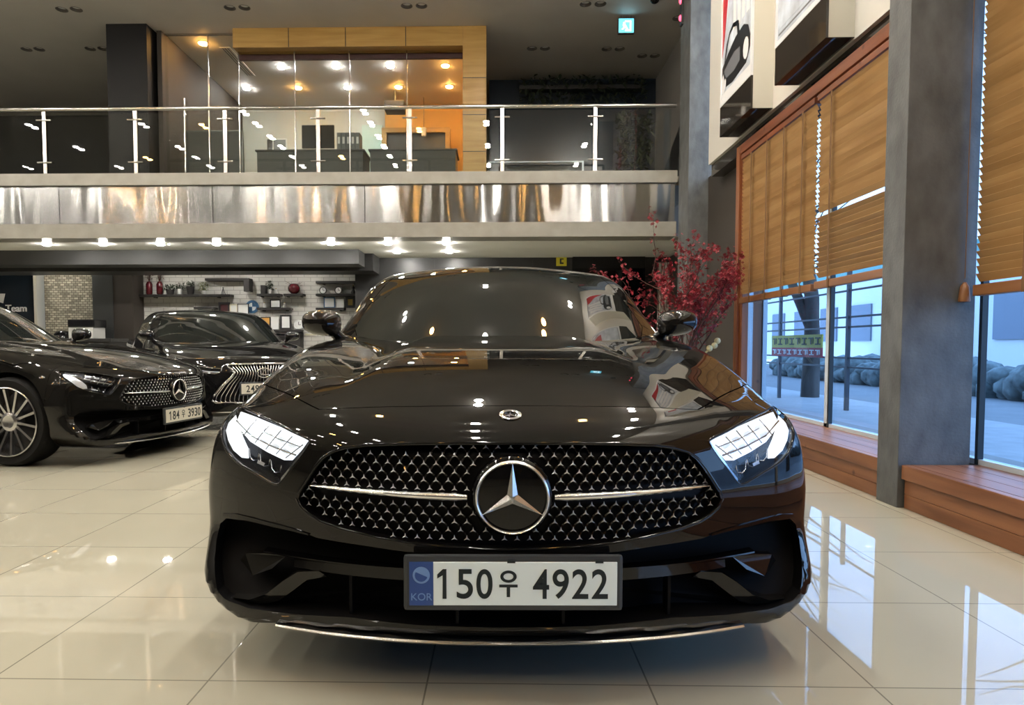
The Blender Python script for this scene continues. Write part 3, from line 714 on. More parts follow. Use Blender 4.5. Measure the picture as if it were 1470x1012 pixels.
# poster light boxes on the fascia
def poster_box(y0, y1, label, art):
    t = thing('poster_light_box', label, 'display box', (2.5, (y0+y1)/2, 0)); h = (y1-y0)/2
    MB().box(.02, .22, -h+.004, h-.004, 3.29, 5.3).build('box_body', M['box_side'], t)
    MB().box(.02, .22, -h+.004, h-.004, 3.285, 3.29).build('mirror_underside', M['mirror_band'], t)
    MB().box(0, .02, -h, h, 3.285, 3.61).build('mirror_band', M['mirror_band'], t)
    fr = MB(); fr.box(-.004, .02, -h, h, 3.61, 3.655); fr.box(-.004, .02, -h, h, 5.26, 5.3); fr.box(-.004, .02, -h, -h+.03, 3.655, 5.26); fr.box(-.004, .02, h-.03, h, 3.655, 5.26)
    fr.build('frame', M['white_print'], t, bevel=.003)
    pn = MB().box(.008, .02, -h+.03, h-.03, 3.655, 5.26).build('poster', M['light_print'], t)
    def shape(name, pts, m, lay=1): MB().prism(pts, 'x', .008-.002*lay, .008).build(name, M[m], pn)
    art(shape, h); return t
def art_car(shape, h):
    # seen from the hall, +y is the far (left) end
    shape('red_flash', [(h-.03, 5.26), (h-.30, 5.26), (h-.10, 4.35), (h-.03, 4.15)], 'red_print')
    for k in range(4): shape('tower', [(.1-k*.13, 4.3), (.02-k*.13, 4.3), (.02-k*.13, 5.2-.1*(k % 2)), (.1-k*.13, 5.2-.1*(k % 2))], 'white_print')
    shape('printed_car', [(h-.03, 3.80), (h-.03, 4.03), (h-.22, 4.12), (.02, 4.20), (-.22, 4.22), (-.34, 4.16), (-.40, 4.04), (-.40, 3.92), (-.30, 3.80), (.1, 3.76)], 'dark_print')
    shape('printed_windscreen', [(h-.10, 4.07), (h-.16, 4.24), (h-.26, 4.34), (.10, 4.38), (-.06, 4.34), (-.10, 4.19), (-.04, 4.19), (-.01, 4.30), (.10, 4.335), (h-.25, 4.30), (h-.20, 4.22), (h-.15, 4.10)], 'dark_print')
    shape('printed_grille', [(h-.10, 3.88), (h-.10, 3.98), (.05, 4.06), (-.12, 4.04), (-.12, 3.90), (.05, 3.86)], 'grey_print', 2)
    for y, z_ in ((-.29, 3.95), (h-.09, 3.84)): shape('printed_wheel', [(y+.075*math.cos(a*.5236), z_+.11*math.sin(a*.5236)) for a in range(12)], 'white_print', 2)
    shape('printed_road', [(h-.03, 3.655), (-h+.03, 3.655), (-h+.03, 3.74), (h-.03, 3.74)], 'white_print')
def art_pale(shape, h):
    shape('pale_sky', [(h-.05, 3.75), (-h+.05, 3.75), (-h+.05, 5.2), (h-.05, 5.2)], 'light_print')
    shape('grey_line', [(h-.05, 3.70), (-h+.05, 3.70), (-h+.05, 3.715), (h-.05, 3.715)], 'grey_print')
    shape('red_block', [(h-.1, 4.6), (h-.35, 4.6), (h-.30, 5.1), (h-.1, 5.1)], 'red_print', 2)
poster_box(6.82, 7.75, 'white light box with a red and dark car poster, next to the grey column', art_car)
poster_box(5.29, 6.24, 'white light box with a pale poster and dark mirror band, nearest to the stone pillar', art_pale)
t = thing('red_indicator', 'small red glowing lamp on the side of the grey column', 'lamp', (2.63, 9.9, 5.75))
for z in (-.12, .12): MB().ball((-.02, 0, z), (.03, .03, .045), 10, 8).build('bulb', M['red_lamp'], t, smooth=60)
MB().box(-.02, .01, -.05, .05, -.22, .22).build('bracket', M['can_black'], t)
# ---------------------------------------------------------------- outside
slab('ground_outside', 3.1, 40, -12, 40, -.35, -.15, 'street')
slab('ground_pavement', 3.1, 6.5, -12, 40, -.15, -.06, 'paving')
def out(name, label, cat, m, *b): return tag(MB().box(*b).build(name, M[m]), label, cat)
def street_fence():
    t = thing('street_fence', 'dark bar fence on the pavement beyond the farther window', 'fence', (5.3, 0, -.06))
    f = MB()
    for z in (.66, .80, 1.27, 1.42, 1.82, 2.4): f.box(-.012, .012, 7.8, 24, z-.014, z+.014)
    f.build('rail', M['fence_dark'], t)
    for k in range(7): MB().box(-.025, .025, 7.8+k*2.45, 7.86+k*2.45, 0, 2.5).build('post', M['fence_dark'], t)
street_fence()
def tree(x, y, lean, seed, label):
    t = thing('bare_tree', label, 'tree', (x, y, -.08)); r = random.Random(seed)
    tk = MB(); tk.tube([(0, 0, 0), (.02, 0, 1.0), (.0, .0, 1.9), (lean*.12, .1, 3.2), (lean*.3, .2, 5)], [.17, .145, .13, .10, .06], 10)
    tk.tube([(0, 0, 1.35), (-.25, .3, 2.2), (-.4, .5, 3.6)], [.11, .09, .05], 8); tk.build('trunk', M['bark'], t, smooth=70)
    br = MB()
    for i in range(46):
        a, z = r.uniform(0, 6.28), r.uniform(2.2, 4.8); l = r.uniform(.6, 1.9); p = Vector((lean*.08*z, .05, z)); pts = [p]
        for k in range(4): pts.append(pts[-1]+Vector((math.cos(a+r.uniform(-.5, .5)), math.sin(a+r.uniform(-.5, .5)), r.uniform(.2, .8)))*l/4)
        br.tube(pts, [.03, .022, .015, .009, .004], 5)
    br.build('branches', M['bark'], t)
tree(6.0, 13.0, -1.2, 2, 'forked bare street tree seen through the farther window')
tree(6.3, 6.6, -.4, 5, 'bare street tree outside the nearer window')
tree(6.2, 2.8, .5, 9, 'bare branching tree outside beyond the right edge window')
out('street_building', 'pale building across the street with a ribbed wall', 'building', 'far_building', 22, 26, 14, 60, -.2, 5.2)
o = bpy.data.objects['street_building']; MB().box(21.9, 26.2, 13.8, 60, 5.2, 5.8).build('roof_edge', M['far_roof'], o)
for k in range(9): MB().box(21.9, 22, 20+k*4, 22.2+k*4, 1.2, 3.4).build('window', M['far_shutter'], o)
hd = MB()
for k in range(150): hd.ball((10.4+.3*math.sin(k*3.1), 4+k*.14, .15+.16*math.sin(k*1.9)), (.42, .3, .30+.1*math.sin(k*2.3)), 7, 5)
tag(hd.build('street_hedge', M['far_hedge'], smooth=80), 'low dark hedge along the street behind the fence', 'hedge')
out('traffic_signal_pole', 'grey lamp pole outside next to the window mullion', 'pole', 'fence_dark', 5.6, 5.72, 9.3, 9.42, -.06, 4.5)
MB().box(5.5, 5.6, 9.2, 9.5, 1.6, 2.3).build('meter_box', M['far_shutter'], bpy.data.objects['traffic_signal_pole'])
bn = thing('street_banner', 'yellow and red lettered banner tied across the street fence', 'banner', (5.25, 12, .0))
# the banner hangs in the fence's plane: find where its two ends meet that plane
def at_X(px, py, X):
    d = _F + _R*(px-CX)/F_PX + _U*(CY-py)/F_PX; return Vector((d*X/d[0] + np.array([0, 0, CAM_H])).tolist())
a, b = at_X(1109, 482, 5.25), at_X(1181, 482, 5.25); zb_ = at_X(1145, 512, 5.25).z; zt_ = at_X(1145, 481, 5.25).z; zm_ = at_X(1145, 499, 5.25).z
bn.location = (5.25, (a.y+b.y)/2, 0); hb = abs(a.y-b.y)/2
MB().box(-.01, .01, -hb, hb, zm_, zt_).build('yellow_cloth', M['banner_yellow'], bn); MB().box(-.01, .01, -hb, hb, zb_, zm_).build('red_cloth', M['banner_red'], bn)
r = random.Random(4)
for (za, zc2, nn, m) in ((zm_, zt_, 8, 'banner_ink'), (zb_, zm_, 9, 'white_print')):
    g = MB(); hh = zc2-za
    for k in range(nn):
        y = hb*.86 - 2*hb*.86*k/(nn-1); cw = 2*hb/nn*.36
        g.box(-.016, -.01, y-cw, y+cw, za+hh*.68, za+hh*.78); g.box(-.016, -.01, y-cw*.3, y+cw*.2, za+hh*.25, za+hh*.68)
        if k % 2: g.box(-.016, -.01, y-cw, y+cw, za+hh*.22, za+hh*.32)
        else: g.box(-.016, -.01, y-cw, y-cw*.7, za+hh*.3, za+hh*.68)
    g.build('lettering', M[m], bn)
# ---------------------------------------------------------------- car bodies
def both(half):
    """mirror a half outline given from the centre outwards and back (x >= 0)"""
    return half + [(-x, z) for x, z in reversed(half) if x > 1e-6]
def resample(pts, n, closed=True):
    """Catmull-Rom resampling"""
    P = [np.array(p, float) for p in pts]; k = len(P); out = []
    segs = k if closed else k-1
    for i in range(segs):
        a, b, c, d = (P[(i-1) % k], P[i], P[(i+1) % k], P[(i+2) % k]) if closed else (P[max(i-1, 0)], P[i], P[i+1], P[min(i+2, k-1)])
        for j in range(n):
            t = j/n; out.append(tuple(.5*((2*b)+(c-a)*t+(2*a-5*b+4*c-d)*t*t+(3*b-a-3*c+d)*t**3)))
    if not closed: out.append(tuple(P[-1]))
    return out
def grid_mesh(G, name):
    H, Wd = G.shape[:2]; V = G.reshape(-1, 3); V2 = V*np.array([-1, 1, 1]); n = len(V)
    F = []
    for i in range(H-1):
        for j in range(Wd-1):
            a, b, c, d = i*Wd+j, i*Wd+j+1, (i+1)*Wd+j+1, (i+1)*Wd+j
            F.append((a, d, c, b)); F.append((n+a, n+b, n+c, n+d))
    me = bpy.data.meshes.new(name); me.from_pydata(np.concatenate([V, V2]).tolist(), [], F)
    bm = bmesh.new(); bm.from_mesh(me); bmesh.ops.remove_doubles(bm, verts=bm.verts, dist=2e-5)
    bmesh.ops.dissolve_degenerate(bm, dist=1e-5, edges=bm.edges)
    bmesh.ops.recalc_face_normals(bm, faces=bm.faces); bm.to_mesh(me); bm.free(); return me
def cutter_front(shape, outline, depth, m, y0=-.4, inset=0.0):
    """solid that cuts an opening of the given front-view outline, its floor following the body at a depth"""
    o = np.array(outline); n = len(o); c = o.mean(0)
    ys = surf_y(shape, o[:, 0], o[:, 1]); dd = depth(o[:, 0]) if callable(depth) else depth
    back = ys + dd; cb = float(surf_y(shape, c[0], c[1])[0]) + (depth(c[0]) if callable(depth) else depth)
    ob = c + (o-c)*(1-inset)
    V = [(x, y0, z) for x, z in o] + [(x, y, z) for (x, z), y in zip(ob, back)] + [(c[0], y0, c[1]), (c[0], cb, c[1])]
    F = [(i, (i+1) % n, n+(i+1) % n, n+i) for i in range(n)] + [((i+1) % n, i, 2*n) for i in range(n)] + [(n+i, n+(i+1) % n, 2*n+1) for i in range(n)]
    mb = MB(); mb.add(V, F, M[m]); return mb
def on_body(shape, pts, off=0.0):
    p = np.array(pts); y = surf_y(shape, p[:, 0], p[:, 1]); return [(float(a), float(b)+off, float(c)) for (a, c), b in zip(p, y)]
def skin_panel(shape, outline, off, thick, m=None, mb=None, rings=3):
    """panel of some thickness following the body surface inside a star-shaped front-view outline"""
    mb = mb or MB(); o = np.array(outline); n = len(o); c = o.mean(0)
    P = np.concatenate([c+(o-c)*t for t in np.linspace(1, .0, rings+1)[:-1]] + [c[None]])
    y = surf_y(shape, P[:, 0], P[:, 1])
    V = [(a, b+off, d) for (a, d), b in zip(P, y)]; nv = len(V); V += [(a, b+off+thick, d) for (a, d), b in zip(P, y)]
    F = []
    for r in range(rings-1):
        for i in range(n):
            q = (r*n+i, r*n+(i+1) % n, (r+1)*n+(i+1) % n, (r+1)*n+i); F += [q, tuple(nv+k for k in reversed(q))]
    for i in range(n):
        q = ((rings-1)*n+i, (rings-1)*n+(i+1) % n, rings*n); F += [q, tuple(nv+k for k in reversed(q))]
        F.append((i, nv+i, nv+(i+1) % n, (i+1) % n))
    return mb.add(V, F, m)
PHI = np.radians(np.concatenate([np.arange(-90, -32, 5), np.arange(-32, 36, 1.25), np.arange(36, 90, 3), [90]]))
def split_body(shape, pockets, hood_line, screen, dlo, half_x):
    """carve a smooth body solid into painted parts; returns meshes by part name"""
    me = grid_mesh(solid_grid(shape.g, .75, 4.2, .5, PHI, 84, 90, 26), 'body')
    me.materials.append(M['paint'])
    c = MB()
    for y in shape.axles:
        for s in (-1, 1): c.lathe([(shape.wr+.038, s*.60), (shape.wr+.038, s*1.2)], (0, y, shape.wr), 'x', 48, M['matt_black'])
    me = boolean(me, c.mesh('c'), 'DIFFERENCE')
    for outline, depth, m, inset in pockets:
        me = boolean(me, cutter_front(shape, outline, depth, m, inset=inset).mesh('c'), 'DIFFERENCE')
    def plan_prism(grow):
        half = [(x + (grow if x > .01 else 0)*min(1, x/.3), y - grow) for x, y in hood_line]
        yr = hood_line[-1][1]
        out = half + [(-x, y) for x, y in reversed(half) if x > 1e-6]
        n = len(out); V = [(x, y, .66+.13*y-grow) for x, y in out] + [(x, y, 1.4) for x, y in out]
        F = [(i, (i+1) % n, n+(i+1) % n, n+i) for i in range(n)] + [tuple(range(n-1, -1, -1)), tuple(range(n, 2*n))]
        mb = MB(); mb.add(V, F, M['gloss_black']); return mb.mesh('c')
    hood = boolean(me.copy(), plan_prism(0), 'INTERSECT')
    rest = boolean(me, plan_prism(.0035), 'DIFFERENCE')
    # bumper in front of the wheel arch, body behind it
    def half_space(y0, y1): mb = MB(); mb.box(-1.3, 1.3, y0, y1, -.5, 2, M['gloss_black']); return mb.mesh('c')
    bumper = boolean(rest.copy(), half_space(-1, .478), 'INTERSECT'); body = boolean(rest, half_space(.481, 7), 'INTERSECT')
    # cabin
    phc = np.radians(np.concatenate([[-90, -60, -30], np.arange(-12, 90, 2.5), [90]]))
    cab = grid_mesh(solid_grid(shape.gc, 2.25, 3.9, .93, phc, 70, 50, 40), 'cabin'); cab.materials.append(M['paint'])
    def yprism(outline, y0, y1): mb = MB(); mb.prism(outline, 'y', y0, y1, M['window_dark']); return mb.mesh('c')
    def grown(o, g):
        o = np.array(o); ce = o.mean(0); d = o-ce; return [tuple(p) for p in ce + d*(1+g/np.linalg.norm(d, axis=1, keepdims=True))]
    ws = boolean(cab.copy(), yprism(screen, .8, 2.9), 'INTERSECT'); cab = boolean(cab, yprism(grown(screen, .004), .8, 2.9), 'DIFFERENCE')
    sides = []
    for s in (-1, 1):
        def xprism(g): mb = MB(); mb.prism(grown(dlo, g), 'x', s*.45, s*1.3, M['window_dark']); return mb.mesh('c')
        sides.append(boolean(cab.copy(), xprism(0), 'INTERSECT')); cab = boolean(cab, xprism(.004), 'DIFFERENCE')
    rs = half_x
    rw = boolean(cab.copy(), yprism(rs, 3.5, 6), 'INTERSECT'); cab = boolean(cab, yprism(grown(rs, .004), 3.5, 6), 'DIFFERENCE')
    for m2 in (ws, rw, *sides): m2.materials.clear(); m2.materials.append(M['window_dark']); m2.polygons.foreach_set('material_index', [0]*len(m2.polygons))
    out = dict(body_shell=body, hood=hood, front_bumper=bumper, roof_and_pillars=cab, windscreen=ws, rear_window=rw)
    for k, v in list(out.items()): smooth(v, 28); v.name = k
    out['side_window'] = [smooth(v, 28) for v in sides]
    return out
# ---- coupe outlines (car's own front elevation, metres)
CS = Shape('coupe'); SS = Shape('sedan')
C_LAMP = resample([(.848, .735), (.868, .715), (.877, .69), (.872, .667), (.858, .642), (.838, .615), (.795, .588), (.730, .565), (.680, .547), (.652, .540), (.632, .552), (.605, .585), (.575, .620), (.548, .660), (.556, .672), (.612, .689), (.685, .711), (.775, .729)], 3)
C_GRILLE = both([(0, .674), (.133, .674), (.27, .671), (.38, .665), (.44, .656), (.482, .643), (.508, .624), (.532, .596), (.558, .558), (.578, .530), (.586, .509), (.573, .488), (.545, .468), (.513, .454), (.45, .440), (.36, .427), (.266, .417), (.168, .411), (.078, .407), (0, .406)])
C_INTAKE = both([(0, .392), (.276, .397), (.394, .405), (.53, .411), (.556, .417), (.659, .421), (.762, .426), (.850, .418), (.878, .395), (.888, .350), (.880, .300), (.866, .262), (.848, .225), (.822, .208), (.797, .203), (.74, .193), (.658, .194), (.60, .194), (.438, .203), (.25, .192), (0, .190)])
C_HOOD = [(0, .224), (.13, .224), (.26, .226), (.422, .233), (.50, .238), (.548, .246), (.578, .278), (.62, .33), (.675, .405), (.787, .560), (.85, .655), (.89, .78), (.885, 1.2), (.84, 1.56), (.60, 1.50), (.3, 1.455), (0, 1.44)]
C_SCREEN = both([(0, 1.402), (.3, 1.396), (.45, 1.386), (.58, 1.370), (.63, 1.345), (.675, 1.285), (.72, 1.185), (.75, 1.11), (.775, 1.03), (.74, .98), (.6, .955), (.3, .94), (0, .935)])
C_DLO = [(1.98, .985), (2.25, 1.17), (2.55, 1.30), (2.85, 1.345), (3.2, 1.335), (3.55, 1.26), (3.85, 1.12), (3.95, 1.0), (3.0, .985)]
C_REAR = [(-.52, 1.02), (.52, 1.02), (.44, 1.28), (.3, 1.30), (-.3, 1.30), (-.44, 1.28)]
CP = split_body(CS, [(C_GRILLE, .05, 'matt_black', .01), (C_LAMP, .085, 'lamp_inside', .02), ([(-x, z) for x, z in C_LAMP], .085, 'lamp_inside', .02),
                     (C_INTAKE, lambda x: .10-.055*sstep(.5, .8, np.abs(x)), 'matt_black', .015)], C_HOOD, C_SCREEN, C_DLO, C_REAR)
def star_prism(mb, c, R, y0, h, wid, rot=0, m=None):
    """three-pointed star with ridged arms, facing -y"""
    for k in range(3):
        a = rot + math.pi/2 + k*2*math.pi/3; d = Vector((math.cos(a), 0, math.sin(a))); s = Vector((-d.z, 0, d.x)); o = Vector((c[0], y0, c[1]))
        V = [o + d*R, o + s*wid + d*wid*.577, o - s*wid + d*wid*.577, o, o + d*wid*.3 + Vector((0, -h, 0)), o + d*R*.98 + Vector((0, -h*.25, 0))]
        mb.add(V, [(0, 1, 4, 5), (0, 5, 4, 2), (1, 3, 4), (3, 2, 4)], m)
    return mb
def wheel(parent, x, y, r, side):
    g = bpy.data.objects.new('wheel', None); COL.objects.link(g); g.parent = parent; g.location = (x, y, r); g.empty_display_size = .05
    s = side; w = .245; rr = r*.765
    t = MB().lathe([(rr, -w/2), (r*.93, -w/2), (r*.985, -w/2+.025), (r, -w/2+.06), (r, w/2-.06), (r*.985, w/2-.025), (r*.93, w/2-.004), (rr+.004, w/2-.01), (rr, 0)], (0, 0, 0), 'x', 56, closed=True)
    if s < 0: t.V = [(-a, b, c) for a, b, c in t.V]
    t.build('tyre', M['tyre'], g, smooth=35)
    f = MB(); f.lathe([(rr, w/2-.012), (rr*1.015, w/2-.002), (rr*.985, w/2+.002), (rr*.955, w/2-.012), (rr*.93, w/2-.05), (rr*.93, -w/2+.02), (rr, -w/2+.01)], (0, 0, 0), 'x', 56, closed=True)
    f.lathe([(.075, w/2-.10), (.072, w/2-.028), (.05, w/2-.02), (.034, w/2-.026)], (0, 0, 0), 'x', 24)
    for k in range(14):
        a = 2*math.pi*(k+.3)/14; d = Vector((0, math.cos(a), math.sin(a))); q = Vector((0, -math.sin(a), math.cos(a)))
        V = []
        for rad, wd, xo, th in ((.055, .012, w/2-.04, .03), (rr*.5, .008, w/2-.030, .026), (rr*.95, .010, w/2-.012, .03)):
            for u, v in ((-1, 0), (1, 0), (.7, 1), (-.7, 1)): V.append(d*rad + q*wd*u + Vector((xo-th*v if True else 0, 0, 0)))
        f.add(V, [(i*4+j, i*4+(j+1) % 4, i*4+4+(j+1) % 4, i*4+4+j) for i in range(2) for j in range(4)])
    if s < 0: f.V = [(-a, b, c) for a, b, c in f.V]
    f.build('alloy_rim', M['rim_metal'], g, smooth=40)
    d = MB(); d.lathe([(.165, -.05), (.165, -.03), (.06, -.03)], (0, 0, 0), 'x', 36); d.lathe([(rr*.92, -w/2+.03), (rr*.92, -w/2+.04)], (0, 0, 0), 'x', 40); d.V = [(a*s, b, c) for a, b, c in d.V]; d.build('brake_disc', M['lamp_inside'], g, smooth=30)
    return g
def mirror(parent, s, x, y, z):
    mb = MB(); V, F = [], []; nu, nv = 20, 12
    for i in range(nv+1):
        p = math.pi*i/nv
        for j in range(nu):
            a = 2*math.pi*j/nu; cx, cz = math.cos(a)*math.sin(p), math.sin(a)*math.sin(p); yy = -math.cos(p)
            sx, sz = math.copysign(abs(cx)**.75, cx), math.copysign(abs(cz)**.72, cz)
            px = .100*sx; pz = .068*sz*(1 - .22*s*sx*0) - .018*(s*sx < 0)*0
            pz = .066*sz*(1+.12*(-s*sx)) + .006*s*sx
            V.append((x+px, y + (.10*yy if yy < 0 else .045*yy), z+pz))
    for i in range(nv):
        for j in range(nu): F.append((i*nu+j, i*nu+(j+1) % nu, (i+1)*nu+(j+1) % nu, (i+1)*nu+j))
    mb.add(V, F); h = mb.build('door_mirror', M['paint'], parent, smooth=60)
    MB().tube([(x-s*.06, y+.02, z-.05), (x-s*.10, y+.04, z-.085), (x-s*.19, y+.08, z-.11)], [.03, .028, .035], 10).build('mirror_arm', M['gloss_black'], h, smooth=60)
    MB().lathe([(.05, .0), (.052, .004)], (x, y+.05, z), 'y', 20).build('mirror_glass', M['chrome'], h)
    return h
def band(shape, line, w, off, thick, mb=None, m=None):
    """strip following the body along a front-view line, w wide in z (or list)"""
    mb = mb or MB(); ws = w if isinstance(w, list) else [w]*len(line)
    up = on_body(shape, [(x, z+h/2) for (x, z), h in zip(line, ws)], off); lo = on_body(shape, [(x, z-h/2) for (x, z), h in zip(line, ws)], off)
    n = len(line); V = up + lo + [(a, b+thick, c) for a, b, c in up] + [(a, b+thick, c) for a, b, c in lo]; F = []
    for i in range(n-1): F += [(i, i+1, n+i+1, n+i), (2*n+i, 3*n+i, 3*n+i+1, 2*n+i+1), (i, 2*n+i, 2*n+i+1, i+1), (n+i, n+i+1, 3*n+i+1, 3*n+i)]
    F += [(0, n, 3*n, 2*n), (n-1, 3*n-1, 4*n-1, 2*n-1)]
    return mb.add(V, F, m)
def rim_tube(shape, outline, r, off, m, name, parent):
    return MB().tube(on_body(shape, outline, off), r, 8, closed=True).build(name, m, parent, smooth=60)
def plate(parent, x, y, z, txt, white, w=.52, frame=True, tail=''):
    """registration plate standing up, facing -y"""
    pl = MB().box(-w/2-.0155*1, w/2+.0155, 0, .022, -.0705, .0705).build('plate_frame', M['plate_frame'], parent, bevel=.009, loc=(x, y, z))
    MB().box(-w/2+(.06 if frame else 0), w/2, -.003, .004, -.055, .055).build('plate_face', M[white], pl, bevel=.0015)
    if frame:
        MB().box(-w/2, -w/2+.06, -.003, .004, -.055, .055).build('plate_blue_band', M['plate_blue'], pl)
        e = MB(); e.lathe([(.021, -.0042), (.0215, -.003)], (-w/2+.030, 0, .022), 'y', 24); e.build('plate_emblem', M['plate_emblem'], pl)
        e = MB(); e.prism([(-w/2+.030+.016*math.cos(a), .022+.016*math.sin(a)) for a in np.linspace(2.6, 6.0, 12)], 'y', -.0052, -.0042); e.build('plate_emblem_wave', M['plate_blue'], pl)
        k = text_mesh('KOR', .026, .0005, 1.0); k.transform(RX90); link('plate_country', k, pl, (-w/2+.030, -.0036, -.034), M['plate_emblem'])
    def letters(s_, cx):
        """a row of figures; the figure one is drawn with its flag, as on the plates here"""
        out = []; adv = .049; x0 = cx - adv*(len(s_)-1)/2
        for i, ch in enumerate(s_):
            x = x0 + i*adv
            if ch == '1': MB().prism([(x+.003, -.0375), (x+.003, .0375), (x-.006, .0375), (x-.020, .024), (x-.020, .014), (x-.0065, .022), (x-.0065, -.0375)], 'y', -.0042, -.0030).build('plate_figure', M['ink'], pl)
            else:
                me = text_mesh(ch, .104, .0006, .92, .0012); me.transform(RX90)
                zs = [v.co.z for v in me.vertices]; xs_ = [v.co.x for v in me.vertices]; k = .075/(max(zs)-min(zs)); kx = .0405/(max(xs_)-min(xs_)); cz, cx_ = (max(zs)+min(zs))/2, (max(xs_)+min(xs_))/2
                for v in me.vertices: v.co.z = (v.co.z-cz)*k; v.co.x = (v.co.x-cx_)*kx
                link('plate_figure', me, pl, (x, -.0036, 0), M['ink'])
    for s_, cx in txt: letters(s_, cx)
    return pl
def hangul_u(parent, cx, s=1.0):
    """the syllable between the plate numbers: a ring over a long bar with a stem"""
    mb = MB(); n = 28
    def ell(rx, rz): return [(cx+rx*s*math.cos(2*math.pi*i/n), .019*s+rz*s*math.sin(2*math.pi*i/n)) for i in range(n)]
    o, i_ = ell(.0205, .0155), ell(.0125, .0085)
    V = [(x, -.0042, z) for x, z in o] + [(x, -.0042, z) for x, z in i_]
    mb.add(V, [(k, (k+1) % n, n+(k+1) % n, n+k) for k in range(n)])
    mb.box(cx-.023*s, cx+.023*s, -.0042, -.0032, -.0085*s, -.0015*s); mb.box(cx-.0042*s, cx+.0042*s, -.0042, -.0032, -.033*s, -.0085*s)
    return mb.build('plate_syllable', M['ink'], parent)
# shared coupe detail meshes -------------------------------------------------
def coupe_grille(parent):
    back = skin_panel(CS, C_GRILLE, .040, .004, rings=4).build('grille', M['mesh_black'], parent, smooth=60)
    from_poly = C_GRILLE
    def inside(x, z, marg=0):
        c = False; P = from_poly; j = len(P)-1
        for i in range(len(P)):
            if (P[i][1] > z) != (P[j][1] > z) and x < (P[j][0]-P[i][0])*(z-P[i][1])/(P[j][1]-P[i][1])+P[i][0]: c = not c
            j = i
        return c
    st = MB(); lats = {}; pts = []
    dx, dz = .0325, .0212; row = 0; z = .664
    while z > .405:
        k0 = -19
        for k in range(k0, 20):
            x = (k + (.5 if row % 2 else 0))*dx
            if abs(x) < .012 and z > .6: pass
            d = math.hypot(x, z-.5415)
            if d > .108 and inside(x*1.015, z+(.008 if z > .54 else -.006)) and not (abs(z-.545) < .011 and abs(x) < .55): pts.append((x, z, row))
        z -= dz; row += 1
    ys = surf_y(CS, [p[0] for p in pts], [p[1] for p in pts])
    for (x, z, r_), y in zip(pts, ys):
        star_prism(st, (x, z), .0092, y+.017, .003, .0021)
    # diamond lattice of thin bars between the pins
    pp = [(x, z) for x, z, _ in pts]; yy = dict(zip(pp, ys))
    for (x, z), y in zip(pp, ys):
        for sx in (-1, 1):
            q = (x+sx*dx/2, z-dz)
            best = min(pp, key=lambda p: abs(p[0]-q[0])+abs(p[1]-q[1]))
            if abs(best[0]-q[0])+abs(best[1]-q[1]) < .004:
                a, b = Vector((x, y+.024, z)), Vector((best[0], yy[best]+.024, best[1])); dr = (b-a).normalized(); nrm = Vector((-dr.z, 0, dr.x))*.0022
                mid = (a+b)/2 + Vector((0, .004, 0)) + Vector((sx*.003, 0, 0))
                V = [a+nrm, a-nrm, mid-nrm, mid+nrm, b+nrm, b-nrm]
                lats.setdefault((z > .545, x > 0), MB()).add(V + [v+Vector((0, .008, 0)) for v in V], [(0, 1, 2, 3), (3, 2, 5, 4), (0, 3, 9, 6), (3, 4, 10, 9), (1, 7, 8, 2), (2, 8, 11, 5)])
    for lt in lats.values(): lt.build('grille_lattice', M['gloss_black'], back)
    st.build('grille_pins', M['pin_metal'], back)
    rim_tube(CS, C_GRILLE, .0055, .004, M['gloss_black'], 'grille_surround', back)
    for s in (-1, 1):
        line = [(s*x, .5385+.010*t**1.2) for x, t in zip(np.linspace(.113, .545, 16), np.linspace(0, 1, 16))]
        ws = [.0235-.0135*t for t in np.linspace(0, 1, 16)]; ws[0] = .014; ws[-1] = .005
        p = on_body(CS, line, 0); mb = MB(); V, F = [], []; n = 8
        for (x, y, z), w_ in zip(p, ws):
            for j in range(n): a = 2*math.pi*j/n; V.append((x, y+.010+.010*math.sin(a), z+w_/2*math.cos(a)))
        for i in range(15):
            for j in range(n): F.append((i*n+j, i*n+(j+1) % n, (i+1)*n+(j+1) % n, (i+1)*n+j))
        F += [tuple(range(n)), tuple(range(15*n+n-1, 15*n-1, -1))]
        mb.add(V, F); mb.build('grille_bar', M['satin_metal'], back, smooth=50)
    return back
def coupe_star(parent):
    c = (.0035, .5415); y0 = float(surf_y(CS, 0, .54)[0])
    e = MB().lathe([(.106, .030), (.104, .008), (.098, .0), (.09, -.002)], (c[0], y0, c[1]), 'y', 48).build('star_emblem_base', M['gloss_black'], parent, smooth=50)
    MB().lathe([(.0960, -.004), (.0950, -.011), (.0915, -.013), (.0875, -.010), (.087, -.003)], (c[0], y0, c[1]), 'y', 64, closed=True).build('star_emblem_ring', M['satin_metal'], e, smooth=60)
    star_prism(MB(), c, .0895, y0-.0035, .009, .0135).build('star_emblem', M['satin_metal'], e)
    return e
